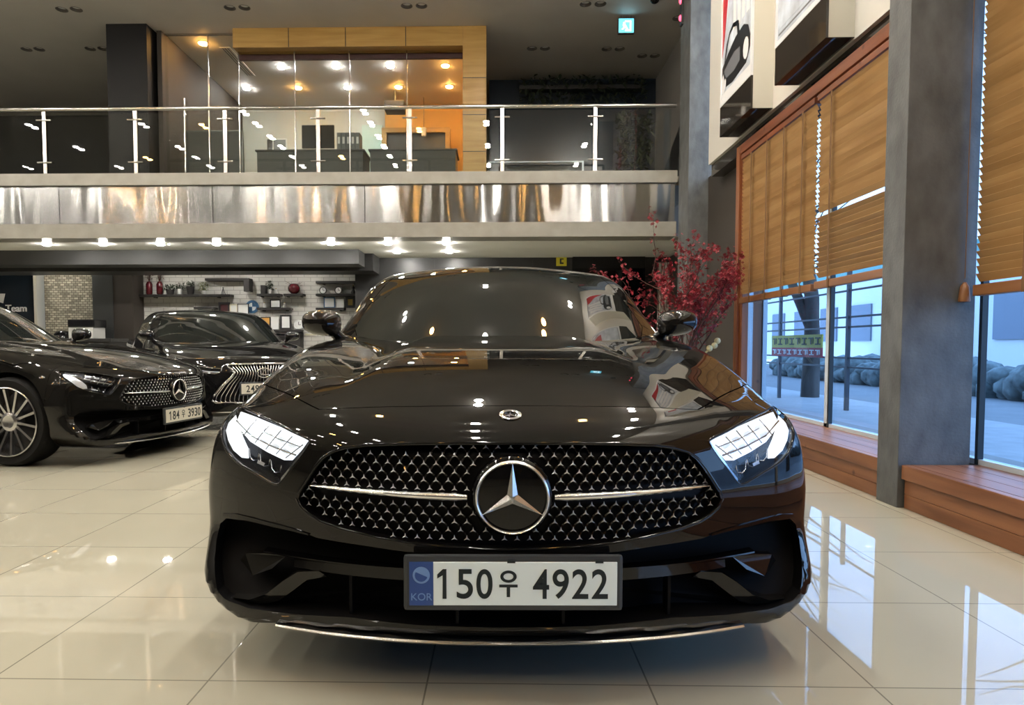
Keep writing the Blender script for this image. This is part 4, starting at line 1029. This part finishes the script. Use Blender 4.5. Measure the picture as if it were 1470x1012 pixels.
def coupe_lamp(parent, s, lit):
    fl = lambda P: [(s*x, z) for x, z in P]
    hl = skin_panel(CS, fl([(.835, .715), (.86, .69), (.855, .66), (.83, .63), (.75, .59), (.66, .556), (.64, .565), (.60, .61), (.567, .655), (.68, .695), (.77, .716)]), .060, .006).build('headlamp', M['lamp_inside'], parent)
    # upper light field, split in cells by bright webs
    upper = [(.835, .722), (.76, .713), (.66, .692), (.563, .664), (.585, .634), (.612, .606), (.64, .604), (.70, .622), (.762, .646), (.83, .69)]
    low = .0
    mats = ('lamp_lit', 'lamp_lit_low') if lit else ('drl_off', 'lamp_inside')
    f = skin_panel(CS, fl(upper), .034, .006).build('light_field', M[mats[0] if lit else mats[1]], hl)
    outer = [(.848, .712), (.868, .69), (.868, .668), (.850, .642), (.826, .615), (.79, .597), (.765, .598), (.768, .625), (.79, .655), (.82, .69)]
    skin_panel(CS, fl(outer), .030, .005).build('daytime_light', M['lamp_lit' if lit else 'drl_off'], hl)
    w = MB(); cl = MB()
    cells = [((.578, .652), (.632, .612)), ((.615, .672), (.665, .620)), ((.655, .686), (.702, .630)), ((.70, .697), (.742, .645)), ((.752, .709), (.785, .664))]
    for a, b in cells: w.tube(on_body(CS, fl([a, ((a[0]+b[0])/2, (a[1]+b[1])/2), b]), .028), .0020, 6)
    w.tube(on_body(CS, fl([(.60, .622), (.68, .640), (.76, .665), (.83, .70)]), .028), .0026, 6)
    w.tube(on_body(CS, fl([(.585, .645), (.66, .662), (.74, .686)]), .030), .0016, 6)
    # a stepped reflector cup in every cell
    for (a, b), (c, d) in zip(cells[:-1], cells[1:]):
        for u, v in ((.22, .45), (.60, .82)):
            q = []
            for e, g in ((u, .18), (v, .18), (v, .82), (u, .82)):
                p_ = ((a[0]*(1-e)+b[0]*e)*(1-g)+(c[0]*(1-e)+d[0]*e)*g, (a[1]*(1-e)+b[1]*e)*(1-g)+(c[1]*(1-e)+d[1]*e)*g); q.append(p_)
            skin_panel(CS, fl(q), .031, .002, mb=cl, rings=1)
    cl.build('reflector_cups', M['lamp_lit_low' if lit else 'lamp_cell'], hl)
    w.build('cell_web', M['lamp_cell'], hl)
    u = MB()
    for x0, z0 in ((.745, .607), (.705, .594), (.665, .580)):
        u.tube(on_body(CS, fl([(x0+.022, z0+.018), (x0+.018, z0-.006), (x0+.006, z0-.016), (x0-.012, z0-.012), (x0-.016, z0+.008)]), .040), .0022, 6)
    u.build('reflector_rim', M['chrome'], hl, smooth=60)
    skin_panel(CS, fl([(.735, .586), (.712, .580), (.708, .588), (.732, .595)]), .036, .004).build('marker_lamp', M['drl_off'], hl)
    inner = [(.556, .660), (.585, .622), (.617, .585), (.640, .558), (.652, .553), (.646, .566), (.622, .60), (.592, .638), (.566, .666)]
    band(CS, fl([(.552, .660), (.58, .625), (.612, .584), (.640, .552)]), .013, .006, .006).build('inner_blade', M['chrome'], hl)
    rim_tube(CS, fl(C_LAMP), .0042, .004, M['gloss_black'], 'headlamp_seal', hl)
    cv = fl([((x-.70)*.975+.70, (z-.64)*.96+.64) for x, z in C_LAMP])
    skin_panel(CS, cv, .003, .003, rings=4).build('lens_cover', M['lens'], hl, smooth=70)
    return hl
def coupe_bumper_parts(parent):
    b = None
    # crossbar behind the plate with ends that sweep down to the splitter corners
    bar = MB(); line = [(x, .328-.004*abs(x)) for x in np.linspace(-.60, .60, 41)]
    band(CS, line, [.030-.010*(abs(x)/.6)**3 for x, _ in line], .022, .05, bar); bar.build('intake_crossbar', M['gloss_black'], parent, smooth=40)
    band(CS, [(x, .347-.006*abs(x)) for x in np.linspace(-.70, .70, 41)], .004, .014, .04).build('crossbar_edge', M['gloss_black'], parent)
    for s in (-1, 1):
        w = MB(); up = [(.52, .316), (.585, .305), (.63, .275), (.68, .235), (.735, .212), (.79, .210)]; lo = [(.50, .298), (.56, .282), (.60, .250), (.645, .215), (.70, .196), (.76, .194)]
        a = on_body(CS, [(s*x, z) for x, z in up], .016); c = on_body(CS, [(s*x, z) for x, z in lo], .034); n = 6
        V = a + c + [(x, y+.05, z) for x, y, z in a] + [(x, y+.05, z) for x, y, z in c]
        F = [(i, i+1, n+i+1, n+i) for i in range(n-1)] + [(i, 2*n+i, 2*n+i+1, i+1) for i in range(n-1)] + [(n+i, n+i+1, 3*n+i+1, 3*n+i) for i in range(n-1)] + [(2*n+i, 3*n+i, 3*n+i+1, 2*n+i+1) for i in range(n-1)] + [(0, n, 3*n, 2*n), (n-1, 3*n-1, 4*n-1, 2*n-1)]
        w.add(V, F); w.build('bumper_flick', M['paint'], parent, smooth=35)
        fin = MB(); A = on_body(CS, [(s*.787, .300), (s*.765, .325), (s*.700, .336), (s*.625, .340), (s*.670, .300), (s*.735, .270)], .022)
        A[0] = (A[0][0], A[0][1]+.02, A[0][2]); A[5] = (A[5][0], A[5][1]+.012, A[5][2])
        fin.add(A + [(x, y+.03, z) for x, y, z in A], [tuple(range(6)), tuple(range(11, 5, -1))] + [(i, (i+1) % 6, 6+(i+1) % 6, 6+i) for i in range(6)])
        fin.build('intake_fin', M['paint'], parent)
        band(CS, [(s*x, z) for x, z in ((.548, .4165), (.60, .423), (.66, .427), (.74, .431), (.80, .432), (.85, .425))], [.004, .007, .009, .011, .012, .008], -.006, .012).build('crease_trim', M['gloss_black'], parent, smooth=40)
        band(CS, [(s*.424, .285), (s*.428, .25), (s*.432, .225)], .006, .03, .03)
    for x in (-.43, -.14, .14, .43):
        y_ = float(surf_y(CS, x, .25)[0]); MB().box(x-.004, x+.004, y_+.03, y_+.08, .195, .312).build('mesh_divider', M['mesh_black'], parent)
    line = [(x, .149+.010*(abs(x)/.64)**2.5) for x in np.linspace(-.645, .645, 45)]
    ys = surf_y(CS, [x for x, _ in line], [.185+.006*(abs(x)/.6)**2 for x, _ in line])
    lip = MB(); V, F = [], []; n = len(line)
    for (x, z), y in zip(line, ys): V += [(x, y-.004, z+.004), (x, y-.008, z), (x, y-.004, z-.005), (x, y+.06, z-.004), (x, y+.06, z+.006)]
    for i in range(n-1):
        for j in range(5): F.append((i*5+j, i*5+(j+1) % 5, i*5+5+(j+1) % 5, i*5+5+j))
    F += [tuple(range(5)), tuple(range((n-1)*5+4, (n-1)*5-1, -1))]
    lip.add(V, F); lip.build('splitter_lip', M['satin_metal'], parent, smooth=30)
def build_coupe(name, label, loc, rz, lit, txt, white, paint='paint', blue=True):
    t = thing(name, label, 'car', loc, rz)
    for k in ('body_shell', 'hood', 'front_bumper', 'roof_and_pillars', 'windscreen', 'rear_window'):
        CP_o = link(k, CP[k], t)
        if k == 'front_bumper': bump = CP_o
        if k == 'hood': hood = CP_o
    for me in CP['side_window']: link('side_window', me, t)
    coupe_grille(t); coupe_star(t); coupe_bumper_parts(bump)
    for s in (-1, 1):
        coupe_lamp(t, s, lit); mirror(t, s, s*.905, 1.735, 1.045)
        for y in CS.axles: wheel(t, s*.80, y, CS.wr, s)
    # round badge lying on the nose panel
    a = on_body(CS, [(.0035, .7365), (.0035, .7265), (.0035, .7465)]); p = Vector(a[0]); up = (Vector(a[2])-Vector(a[1])).normalized(); nr = Vector((1, 0, 0)).cross(up).normalized()
    if nr.y > 0: nr = -nr
    bd = MB(); bd.lathe([(.031, 0), (.031, .003), (.027, .0045), (.0205, .003), (.0205, .0)], (0, 0, 0), 'z', 40, M['chrome'], closed=True); bd.lathe([(.021, .001), (.020, .0018)], (0, 0, 0), 'z', 30, M['gloss_black'])
    sp = star_prism(MB(), (0, 0), .021, 0, .0022, .0036); bd.add([(x, z, .0018-y) for x, y, z in sp.V], sp.F, M['chrome'])
    Rm = Matrix((Vector((1, 0, 0)), up, nr)).transposed(); bd.V = [tuple(p+Rm@Vector(v)) for v in bd.V]
    bd.build('nose_badge', None, bump, smooth=40)
    y = float(surf_y(CS, 0, .34)[0])
    pl = plate(t, .004, y-.040, .3345, txt, white, .52, blue)
    MB().box(-.2, .2, .022, .05, -.05, .05).build('plate_bracket', M['matt_black'], pl)
    for x in (-.005, .215): MB().box(x-.010, x+.010, -.0045, 0, .053, .060).build('frame_clip', M['ink'], pl)
    return t, pl
main, mpl = build_coupe('coupe_car', 'black coupe facing forward with both headlamps lit', (.032, 1.69, 0), math.radians(1.0), True,
    [('150', -.121), ('4922', .143)], 'plate_white')
hangul_u(mpl, -.012)
a = math.radians(8)
hd_ = Vector((math.cos(a), -math.sin(a), 0)); fc = Vector((-2.80, 5.80, 0))
left, lpl = build_coupe('coupe_car', 'black coupe at the left edge showing its silver spoked front wheel', tuple(fc), math.atan2(hd_.y, hd_.x)+math.pi/2, False,
    [('184', -.150), ('3930', .140)], 'plate_old', blue=False)
hangul_u(lpl, -.022)
# ---------------------------------------------------------------- sedan with spindle grille
S_GRILLE = both([(0, .728), (.20, .727), (.365, .722), (.375, .70), (.33, .655), (.315, .63), (.345, .585), (.43, .50), (.515, .38), (.53, .325), (.50, .305), (.25, .300), (0, .300)])
S_LAMP = [(.44, .675), (.56, .690), (.70, .715), (.80, .742), (.845, .755), (.85, .735), (.80, .705), (.70, .665), (.60, .635), (.50, .622), (.45, .64)]
S_HOOD = [(0, .17), (.2, .175), (.40, .20), (.46, .235), (.60, .34), (.75, .50), (.84, .66), (.88, .80), (.875, 1.2), (.83, 1.60), (.5, 1.53), (0, 1.49)]
S_SCREEN = both([(0, 1.412), (.3, 1.405), (.45, 1.395), (.57, 1.378), (.63, 1.345), (.68, 1.27), (.73, 1.16), (.76, 1.07), (.765, 1.02), (.72, .99), (.5, .97), (0, .95)])
S_DLO = [(2.05, 1.0), (2.3, 1.17), (2.6, 1.31), (2.9, 1.36), (3.3, 1.35), (3.7, 1.27), (4.0, 1.1), (4.02, 1.01), (3.0, 1.0)]
SP = split_body(SS, [(S_GRILLE, .06, 'matt_black', .01), (S_LAMP, .05, 'lamp_inside', .02), ([(-x, z) for x, z in S_LAMP], .05, 'lamp_inside', .02)], S_HOOD, S_SCREEN, S_DLO, C_REAR)
for me in list(SP.values()):
    for q in (me if isinstance(me, list) else [me]):
        for i, m_ in enumerate(q.materials):
            if m_ == M['paint']: q.materials[i] = M['paint_far']
def build_sedan(loc, rz):
    t = thing('sedan_car', 'black sedan with hourglass grille parked behind between the two coupes', 'car', loc, rz)
    for k in ('body_shell', 'hood', 'front_bumper', 'roof_and_pillars', 'windscreen', 'rear_window'): link(k, SP[k], t)
    for me in SP['side_window']: link('side_window', me, t)
    g = skin_panel(SS, S_GRILLE, .050, .004, rings=4).build('grille', M['mesh_black'], t)
    sl = MB(); zs = np.linspace(.718, .308, 26)
    half = lambda z: float(np.interp(z, [.30, .325, .38, .50, .585, .63, .655, .70, .722], [.50, .53, .515, .43, .345, .315, .33, .375, .365]))
    for k in range(-11, 12):
        f = k/11.6
        pts = [(f*half(z)*.985, z) for z in zs]
        b = on_body(SS, pts, .030); V, F = [], []
        for (x, y, z) in b: V += [(x-.0035, y, z), (x+.0035, y, z), (x+.0035, y+.02, z), (x-.0035, y+.02, z)]
        for i in range(len(b)-1):
            for j in range(4): F.append((i*4+j, i*4+(j+1) % 4, i*4+4+(j+1) % 4, i*4+4+j))
        sl.add(V, F)
    sl.build('grille_slats', M['satin_metal'], g)
    rim_tube(SS, S_GRILLE, .011, .002, M['chrome'], 'grille_surround', g)
    y0 = float(surf_y(SS, 0, .625)[0])
    lg = MB(); n = 40
    for rx, rz_, w_ in ((.075, .052, .007),):
        lg.tube([(rx*math.cos(2*math.pi*i/n), y0-.004, .625+rz_*math.sin(2*math.pi*i/n)) for i in range(n)], w_, 8, closed=True)
    lg.tube([(.012, y0-.004, .668), (-.028, y0-.004, .605), (.045, y0-.004, .603)], .008, 8); lg.build('oval_emblem', M['chrome'], g, smooth=60)
    for s in (-1, 1):
        fl = lambda P: [(s*x, z) for x, z in P]
        hl = skin_panel(SS, fl(S_LAMP), .035, .004).build('headlamp', M['lamp_inside'], t)
        band(SS, fl([(.46, .640), (.56, .645), (.66, .665), (.76, .700), (.83, .742)]), .010, .012, .008).build('daytime_light', M['drl_off'], hl)
        for x, z in ((.55, .665), (.63, .682), (.71, .705)): MB().lathe([(.018, -.01), (.02, .0)], on_body(SS, fl([(x, z)]), .024)[0], 'y', 14).build('projector', M['chrome'], hl)
        skin_panel(SS, fl(S_LAMP), .002, .003).build('lens_cover', M['lens'], hl, smooth=60)
        rim_tube(SS, fl(S_LAMP), .005, .002, M['chrome'], 'headlamp_trim', hl)
        o = skin_panel(SS, fl([(.62, .42), (.80, .46), (.84, .40), (.80, .30), (.66, .26)]), -.002, .004).build('bumper_vent', M['matt_black'], t)
        mirror(t, s, s*.93, 1.80, 1.06)
        for y in SS.axles: wheel(t, s*.79, y, SS.wr, s)
    lp = MB(); band(SS, [(x, .20) for x in np.linspace(-.75, .75, 30)], .012, -.006, .01, lp); lp.build('lower_trim', M['chrome'], t)
    y = float(surf_y(SS, 0, .44)[0])
    pl = plate(t, 0, y-.028, .455, [('249', -.14)], 'plate_old', .52, False)
    return t
build_sedan((-2.62, 7.42, 0), math.radians(-54)+math.pi/2)
# ---------------------------------------------------------------- things on the white brick wall
YW = 13.40
def PX(x, y): p = at_Y(x, y, 13.3); return p.x, p.z
def shelf(x0, x1, y, label, th=.045, brackets=True):
    a, z = PX(x0, y); b, _ = PX(x1, y); t = thing('wall_shelf', label, 'shelf', ((a+b)/2, YW, z)); w = (b-a)/2
    MB().box(-w, w, -.20, 0, -th, 0).build('board', M['shelf_dark'], t, bevel=.004)
    for s in (-.7, .7): MB().box(s*w-.01, s*w+.01, -.14, 0, -th-.02, -th).build('bracket', M['can_black'], t)
    return z
s1 = shelf(203, 333, 423, 'long dark wall shelf at the left carrying red vases and plants')
s2 = shelf(281, 310, 441, 'short dark shelf just below the long left shelf')
s3 = shelf(371, 404, 422, 'short dark shelf holding a small potted plant')
s4 = shelf(409, 437, 422, 'short dark shelf holding the round red bowl plant')
s5 = shelf(371, 419, 442, 'middle dark shelf holding a small dark framed card')
s6 = shelf(372, 434, 473, 'dark shelf holding the yellow and black framed certificates')
s7 = shelf(455, 519, 404, 'upper dark shelf at the right end of the brick wall')
s8 = shelf(455, 519, 422, 'dark shelf at the right end holding two small round clocks')
s9 = shelf(455, 495, 442, 'dark shelf at the right end under two white certificates')
s10 = shelf(313, 358, 463, 'grey ledge under the white certificates left of centre')
a, z = PX(297, 400); b, _ = PX(360, 400); _, zl = PX(360, 419)
t = thing('corner_shelf', 'dark hook shaped wall shelf above the middle of the brick wall', 'shelf', (a, YW, z))
MB().box(0, b-a, -.20, 0, -.05, 0).build('board', M['shelf_dark'], t, bevel=.004); MB().box(b-a-.11, b-a, -.20, 0, zl-z, -.05).build('drop_box', M['shelf_dark'], t, bevel=.004)
def vase(px, z, label, h=.26):
    x, _ = PX(px, 400); t = thing('red_vase', label, 'vase', (x, YW-.10, z))
    MB().lathe([(.045, 0), (.06, .02), (.062, h*.8), (.035, h), (.03, h), (.05, h*.75)], (0, 0, 0), 'z', 16).build('body', M['red_glaze'], t, smooth=50)
    f = MB()
    for k in range(7): f.tube([(0, 0, h*.9), (.05*math.sin(k*2.4), .02*math.cos(k*2.4), h+.16+.03*(k % 3))], .004, 5)
    f.build('stems', M['twig'], t); leaf_cloud(70, ((-.09, .09), (-.04, .04), (h+.04, h+.24)), .022, int(px), 'maroon', 'flowers', t)
vase(214, s1, 'tall dark red vase with dark flowers, left one of the pair on the long shelf')
vase(229, s1, 'tall dark red vase with dark flowers, right one of the pair on the long shelf')
def potted(px, z, label, pot, leaf, r=.05, h=.09, spread=.11, top=.22, n=90, name='potted_plant'):
    x, _ = PX(px, 400); t = thing(name, label, 'plant', (x, YW-.10, z))
    MB().lathe([(r*.75, 0), (r, h), (r*.85, h), (r*.8, h*.8)], (0, 0, 0), 'z', 14).build('pot', M[pot], t, smooth=50)
    f = MB()
    for k in range(5): f.tube([(0, 0, h*.8), (spread*.5*math.sin(k*1.9), .02*math.cos(k*2), h+(top-h)*.7)], .004, 5)
    f.build('stems', M['leaf_dark'], t); leaf_cloud(n, ((-spread, spread), (-.06, .06), (h*.9, top)), .026, int(px*7), leaf, 'leaves', t)
potted(244, s1, 'low dark plant in a dark box pot next to the red vases', 'shelf_dark', 'leaf_dark', .08, .10, .10, .20)
potted(258, s1, 'leafy plant in a small white pot on the long shelf', 'white_pot', 'leaf_dark', .05, .11, .09, .24)
potted(273, s1, 'dark plant in a square dark pot at the right half of the long shelf', 'shelf_dark', 'leaf_dark', .08, .16, .08, .28)
potted(292, s1, 'lime green plant in a pale pot on the long shelf', 'white_pot', 'leaf_lime', .05, .08, .09, .25)
t = thing('wire_ornament', 'small dark tripod ornament at the right end of the long shelf', 'ornament', (PX(320, 400)[0], YW-.1, s1))
f = MB(); [f.tube([(.045*math.cos(k*2.1), .045*math.sin(k*2.1), 0), (0, 0, .13)], .006, 6) for k in range(3)]; f.build('legs', M['can_black'], t); MB().ball((0, 0, .135), .014).build('knob', M['can_black'], t)
potted(387, s3, 'spiky plant in a small white pot beside a dark box', 'white_pot', 'leaf_dark', .045, .09, .07, .26)
furn('storage_box', 'small dark box on the short shelf beside the spiky plant', 'box', 'shelf_dark', PX(369, 0)[0], PX(375.5, 0)[0], YW-.16, YW-.04, s3, s3+.17, .004)
t = thing('red_bowl_plant', 'round dark red bowl with thin red stalks on a short shelf', 'plant', (PX(422, 400)[0], YW-.11, s4))
MB().lathe([(.05, 0), (.11, .06), (.12, .12), (.09, .18), (.06, .20)], (0, 0, 0), 'z', 18).build('bowl', M['red_glaze'], t, smooth=60); f = MB()
for k in range(16): f.tube([(0, 0, .15), (.17*math.cos(k*.8), .06*math.sin(k*.8), .17+.08*math.sin(k*1.7))], .003, 4)
f.build('stalks', M['maroon'], t)
def frame_on(px0, px1, zbase, py_top, label, rim, face, name='certificate_frame', cat='picture frame', depth=.10, rw=.018):
    a, _ = PX(px0, 440); b, _ = PX(px1, 440); _, zt = PX(px0, py_top); w, h = (b-a)/2, zt-zbase
    t = thing(name, label, cat, ((a+b)/2, YW-depth, zbase))
    f = MB(); f.box(-w, w, -.012, .012, 0, rw); f.box(-w, w, -.012, .012, h-rw, h); f.box(-w, -w+rw, -.012, .012, rw, h-rw); f.box(w-rw, w, -.012, .012, rw, h-rw)
    f.build('frame', M[rim], t); MB().box(-w+rw, w-rw, -.004, .006, rw, h-rw).build('sheet', M[face], t)
    return t
frame_on(388, 403, s5, 430, 'small dark framed card standing on the middle shelf', 'picture_black', 'paper')
def knick(px, z, label, m='white_pot', name='ornament', r=.035, h=.10):
    t = thing(name, label, 'ornament', (PX(px, 400)[0], YW-.1, z)); MB().lathe([(r*.8, 0), (r, h*.2), (r*.45, h*.55), (r*.6, h*.8), (r*.2, h)], (0, 0, 0), 'z', 12).build('body', M[m], t, smooth=60); MB().ball((0, 0, h), r*.35).build('knob', M['gold'], t)
knick(379, s5, 'small pale ornament left of the card on the middle shelf'); knick(408, s5, 'small pale ornament right of the card on the middle shelf'); knick(396, s3, 'tiny pale ornament right of the spiky plant')
frame_on(374, 388, s6, 455, 'orange framed certificate in a dark rim', 'picture_black', 'orange_paper')
frame_on(389, 400, s6, 455, 'white certificate between the orange and the black framed one', 'paper', 'paper')
frame_on(402, 418, s6, 452, 'white certificate in a thick black frame', 'picture_black', 'paper', rw=.035)
def clock(px, py, r, label, rim, face, base=None):
    x, z = PX(px, py); z = base+r if base is not None else z
    t = thing('round_clock', label, 'clock', (x, YW-(.10 if base is not None else .0), z))
    MB().lathe([(r, 0), (r, -.035), (r*.9, -.04), (r*.86, -.03), (r*.86, 0)], (0, 0, 0), 'y', 28, closed=True).build('rim', M[rim], t, smooth=40); MB().lathe([(r*.87, -.025), (r*.87, -.015)], (0, 0, 0), 'y', 28).build('dial', M[face], t)
    f = MB(); f.box(-.006*r/.1, .006*r/.1, -.028, -.026, 0, r*.6); f.box(0, r*.5, -.028, -.026, -.006*r/.1, .006*r/.1); f.build('hands', M['ink'], t)
clock(429, 455, .095, 'round pale clock standing right of the framed certificates', 'paper', 'paper', s6)
clock(464, 414, .07, 'small round dark rimmed clock, left one on the right end shelf', 'picture_black', 'paper', s8)
clock(486, 414, .07, 'small round dark rimmed clock, right one on the right end shelf', 'picture_black', 'paper', s8)
knick(507, s8, 'dark figurine beside the two small clocks', 'shelf_dark', 'ornament', .05, .16)
clock(448, 458, .09, 'round dark badge plaque on the wall left of the car mirror', 'picture_black', 'maroon')
frame_on(465, 481, s9, 427, 'white certificate in a dark rim at the right end of the wall', 'badge_blue', 'paper')
frame_on(483, 494, s9, 429, 'narrow white card beside the certificate at the right end', 'paper', 'paper')
frame_on(496, 510, s9, 426, 'dark square plaque with a gold centre at the right end of the wall', 'picture_black', 'gold', rw=.05)
frame_on(314, 330, s10, 434, 'dark red square panel in a black frame', 'picture_black', 'maroon', rw=.04)
frame_on(330, 341, s10, 437, 'pale pinkish certificate left of the white one', 'cream_paper', 'paper')
frame_on(341, 357, s10, 436, 'white certificate in a thin dark rim next to the round blue emblem', 'picture_black', 'paper', rw=.012)
x, z = PX(360, 440); t = thing('round_emblem', 'round blue and white emblem disc hanging on the brick wall', 'emblem', (x, YW, z))
MB().lathe([(.13, 0), (.13, -.03), (.085, -.035), (.08, -.025), (.08, 0)], (0, 0, 0), 'y', 32, closed=True).build('ring', M['badge_blue'], t, smooth=40)
for k in range(4): MB().prism([(0, 0)] + [(.081*math.cos(a_), .081*math.sin(a_)) for a_ in np.linspace(k*math.pi/2, (k+1)*math.pi/2, 8)], 'y', -.024, -.014).build('quarter', M['paper' if k % 2 else 'badge_blue'], t)
# cabinet under the shelves with framed sheets leaning in it
x0, _ = PX(372, 480); x1, _ = PX(434, 480); _, zt = PX(372, 477)
t = thing('display_cabinet', 'dark open display cabinet full of pale certificates under the shelves', 'cabinet', (x0, YW-.01, 0))
for zz in (1.10, zt-.03): MB().box(0, x1-x0, -.22, 0, zz, zz+.03).build('board', M['shelf_dark'], t)
for xx in (0, x1-x0-.03): MB().box(xx, xx+.03, -.22, 0, .0, zt).build('side', M['shelf_dark'], t)
MB().box(.03, x1-x0-.03, -.2, -.18, 0, 1.10).build('front_panel', M['shelf_dark'], t)
zb = 1.132
frame_on(374.5, 382, zb, 481, 'white sheet at the left end of the display cabinet', 'paper', 'paper'); frame_on(383, 397, zb, 480, 'cream certificate in the display cabinet', 'picture_black', 'cream_paper')
frame_on(399, 414, zb, 480, 'white certificate in the display cabinet, left of the last one', 'paper', 'paper'); frame_on(415, 429, zb, 480, 'white certificate at the right end of the display cabinet', 'paper', 'paper')
frame_on(435, 452, 1.15, 480, 'cream certificate on the wall right of the display cabinet', 'cream_paper', 'cream_paper', depth=.02)
# printer and dark helmet shaped lamp on a counter by the stone column
c = thing('low_counter', 'dark low counter in front of the stone mosaic column', 'counter', (-8.1, 12.5, 0))
MB().box(-.95, .95, -.3, .3, 1.0, 1.06).build('worktop', M['dark_wall'], c, bevel=.005); MB().box(-.9, .9, -.26, .28, 0, 1.0).build('carcass', M['shelf_dark'], c)
p0 = at_Y(106, 481, 12.45); p1 = at_Y(144, 459, 12.45)
t = thing('office_printer', 'white office printer with a black lid on the dark counter', 'printer', ((p0.x+p1.x)/2, 12.45, 1.06)); w_ = (p1.x-p0.x)/2; h_ = p1.z-1.06
MB().box(-w_*.9, w_*.9, -.2, .2, 0, h_*.58).build('body', M['white_pot'], t, bevel=.015); MB().box(-w_*.95, w_*1.0, -.2, .2, h_*.58, h_).build('lid', M['screen_black'], t, bevel=.02); MB().box(-w_*.55, w_*.5, -.215, -.19, .06, .09).build('paper_slot', M['can_black'], t)
p0 = at_Y(90, 475, 12.45)
t = thing('rounded_case', 'rounded black case beside the printer on the counter', 'case', (p0.x, 12.45, 1.06)); MB().lathe([(.17, 0), (.165, .06), (.11, .13), (.03, .16)], (0, 0, 0), 'z', 20).build('shell', M['screen_black'], t, smooth=60); MB().box(-.03, .03, -.175, -.15, .03, .06).build('clasp', M['duct'], t)
# ---------------------------------------------------------------- red blossom branches
t = thing('blossom_arrangement', 'tall arrangement of red blossom branches in a vase before the grey column', 'flowers', (2.02, 7.35, 0))
MB().lathe([(.13, 0), (.19, .2), (.16, .55), (.10, .70), (.12, .74), (.105, .74), (.09, .6)], (0, 0, 0), 'z', 24).build('vase', M['vase_grey'], t, smooth=50)
r = random.Random(11); br, blo = MB(), MB()
def blossom(p, s):
    R = Matrix.Rotation(r.uniform(0, 6.28), 3, 'Z') @ Matrix.Rotation(r.uniform(0, 3.1), 3, 'X')
    for k in range(4):
        a_ = k*math.pi/2; d = Vector((math.cos(a_), math.sin(a_), .25)); q = Vector((-math.sin(a_), math.cos(a_), 0))
        V = [p, p+R@(d*s*.6+q*s*.42), p+R@(d*s*1.1), p+R@(d*s*.6-q*s*.42)]; blo.add(V, [(0, 1, 2, 3)])
def branch(p, d, ln, rad, depth):
    n = 6; pts = [p]; dd = d.copy()
    if p.x + dd.x*ln > .50: dd = Vector((min(dd.x, (.50-p.x)/ln), dd.y, abs(dd.z)+.3)).normalized()
    for k in range(n):
        dd = (dd + Vector((r.uniform(-.22, .22), r.uniform(-.22, .22), r.uniform(-.08, .14)))).normalized(); pts.append(pts[-1]+dd*ln/n)
    br.tube(pts, [rad*(1-.75*k/n) for k in range(n+1)], 6)
    if depth >= 2:
        for k in range(1, n+1):
            for _ in range(3):
                blossom(pts[k] + Vector((r.uniform(-.05, .05), r.uniform(-.05, .05), r.uniform(-.05, .05))), r.uniform(.013, .025))
    if depth < 3:
        for k in range(2, n+1):
            if r.random() < (.95 if depth < 2 else .45):
                q = (dd + Vector((r.uniform(-.9, .9), r.uniform(-.7, .7), r.uniform(-.2, .6)))).normalized(); branch(pts[k], q, ln*r.uniform(.33, .5), rad*.5, depth+1)
for k in range(13):
    a_ = 2*math.pi*k/13; sp_ = r.uniform(.25, .75)
    branch(Vector((.04*math.cos(a_), .04*math.sin(a_), .66)), Vector((math.cos(a_)*sp_*.8-.02, math.sin(a_)*sp_*.5, 1)).normalized(), r.uniform(.70, 1.12), .012, 1)
br.build('branches', M['twig'], t, smooth=70); o = blo.build('blossoms', M['blossom'], t); o['kind'] = 'stuff'
bb = MB()
for q in ((.30, -.1, .93), (.24, -.12, .90), (.33, -.1, .98)): bb.ball(q, .035, 8, 6); bb.tube([(0.05, 0, .68), q], .005, 5)
bb.build('cream_buds', M['bud_cream'], t, smooth=60)
# ---------------------------------------------------------------- camera, world, view
cam = bpy.data.cameras.new('camera'); co = bpy.data.objects.new('camera', cam); COL.objects.link(co)
cam.sensor_width = 36; cam.lens = F_PX/1470*36; cam.clip_start = .05; cam.clip_end = 200
cam.shift_x = (735-CX)/1470; cam.shift_y = (CY-506)/1470
co.matrix_world = Matrix(((_R[0], _U[0], -_F[0], 0), (_R[1], _U[1], -_F[1], 0), (_R[2], _U[2], -_F[2], CAM_H), (0, 0, 0, 1)))
sc = bpy.context.scene; sc.camera = co
w = bpy.data.worlds.new('sky'); sc.world = w; w.use_nodes = True
n, l = w.node_tree.nodes, w.node_tree.links
bg = n['Background']; bg.inputs['Strength'].default_value = 2.6
tc = n.new('ShaderNodeTexCoord'); sp = n.new('ShaderNodeSeparateXYZ'); rp = n.new('ShaderNodeValToRGB')
rp.color_ramp.elements[0].position = .0; rp.color_ramp.elements[0].color = (.62, .78, 1.0, 1)
rp.color_ramp.elements[1].position = .7; rp.color_ramp.elements[1].color = (.50, .70, 1.0, 1)
l.new(tc.outputs['Generated'], sp.inputs[0]); l.new(sp.outputs['Z'], rp.inputs[0]); l.new(rp.outputs[0], bg.inputs['Color'])
sc.view_settings.view_transform = 'Standard'; sc.view_settings.look = 'None'
sc.view_settings.exposure = EXPOSURE; sc.view_settings.gamma = 1
sc.view_settings.use_curve_mapping = False
sc.cycles.use_denoising = True
sc.cycles.max_bounces = 10; sc.cycles.transparent_max_bounces = 16; sc.cycles.glossy_bounces = 6; sc.cycles.diffuse_bounces = 4
sc.cycles.sample_clamp_indirect = 6; sc.cycles.caustics_reflective = False; sc.cycles.caustics_refractive = False
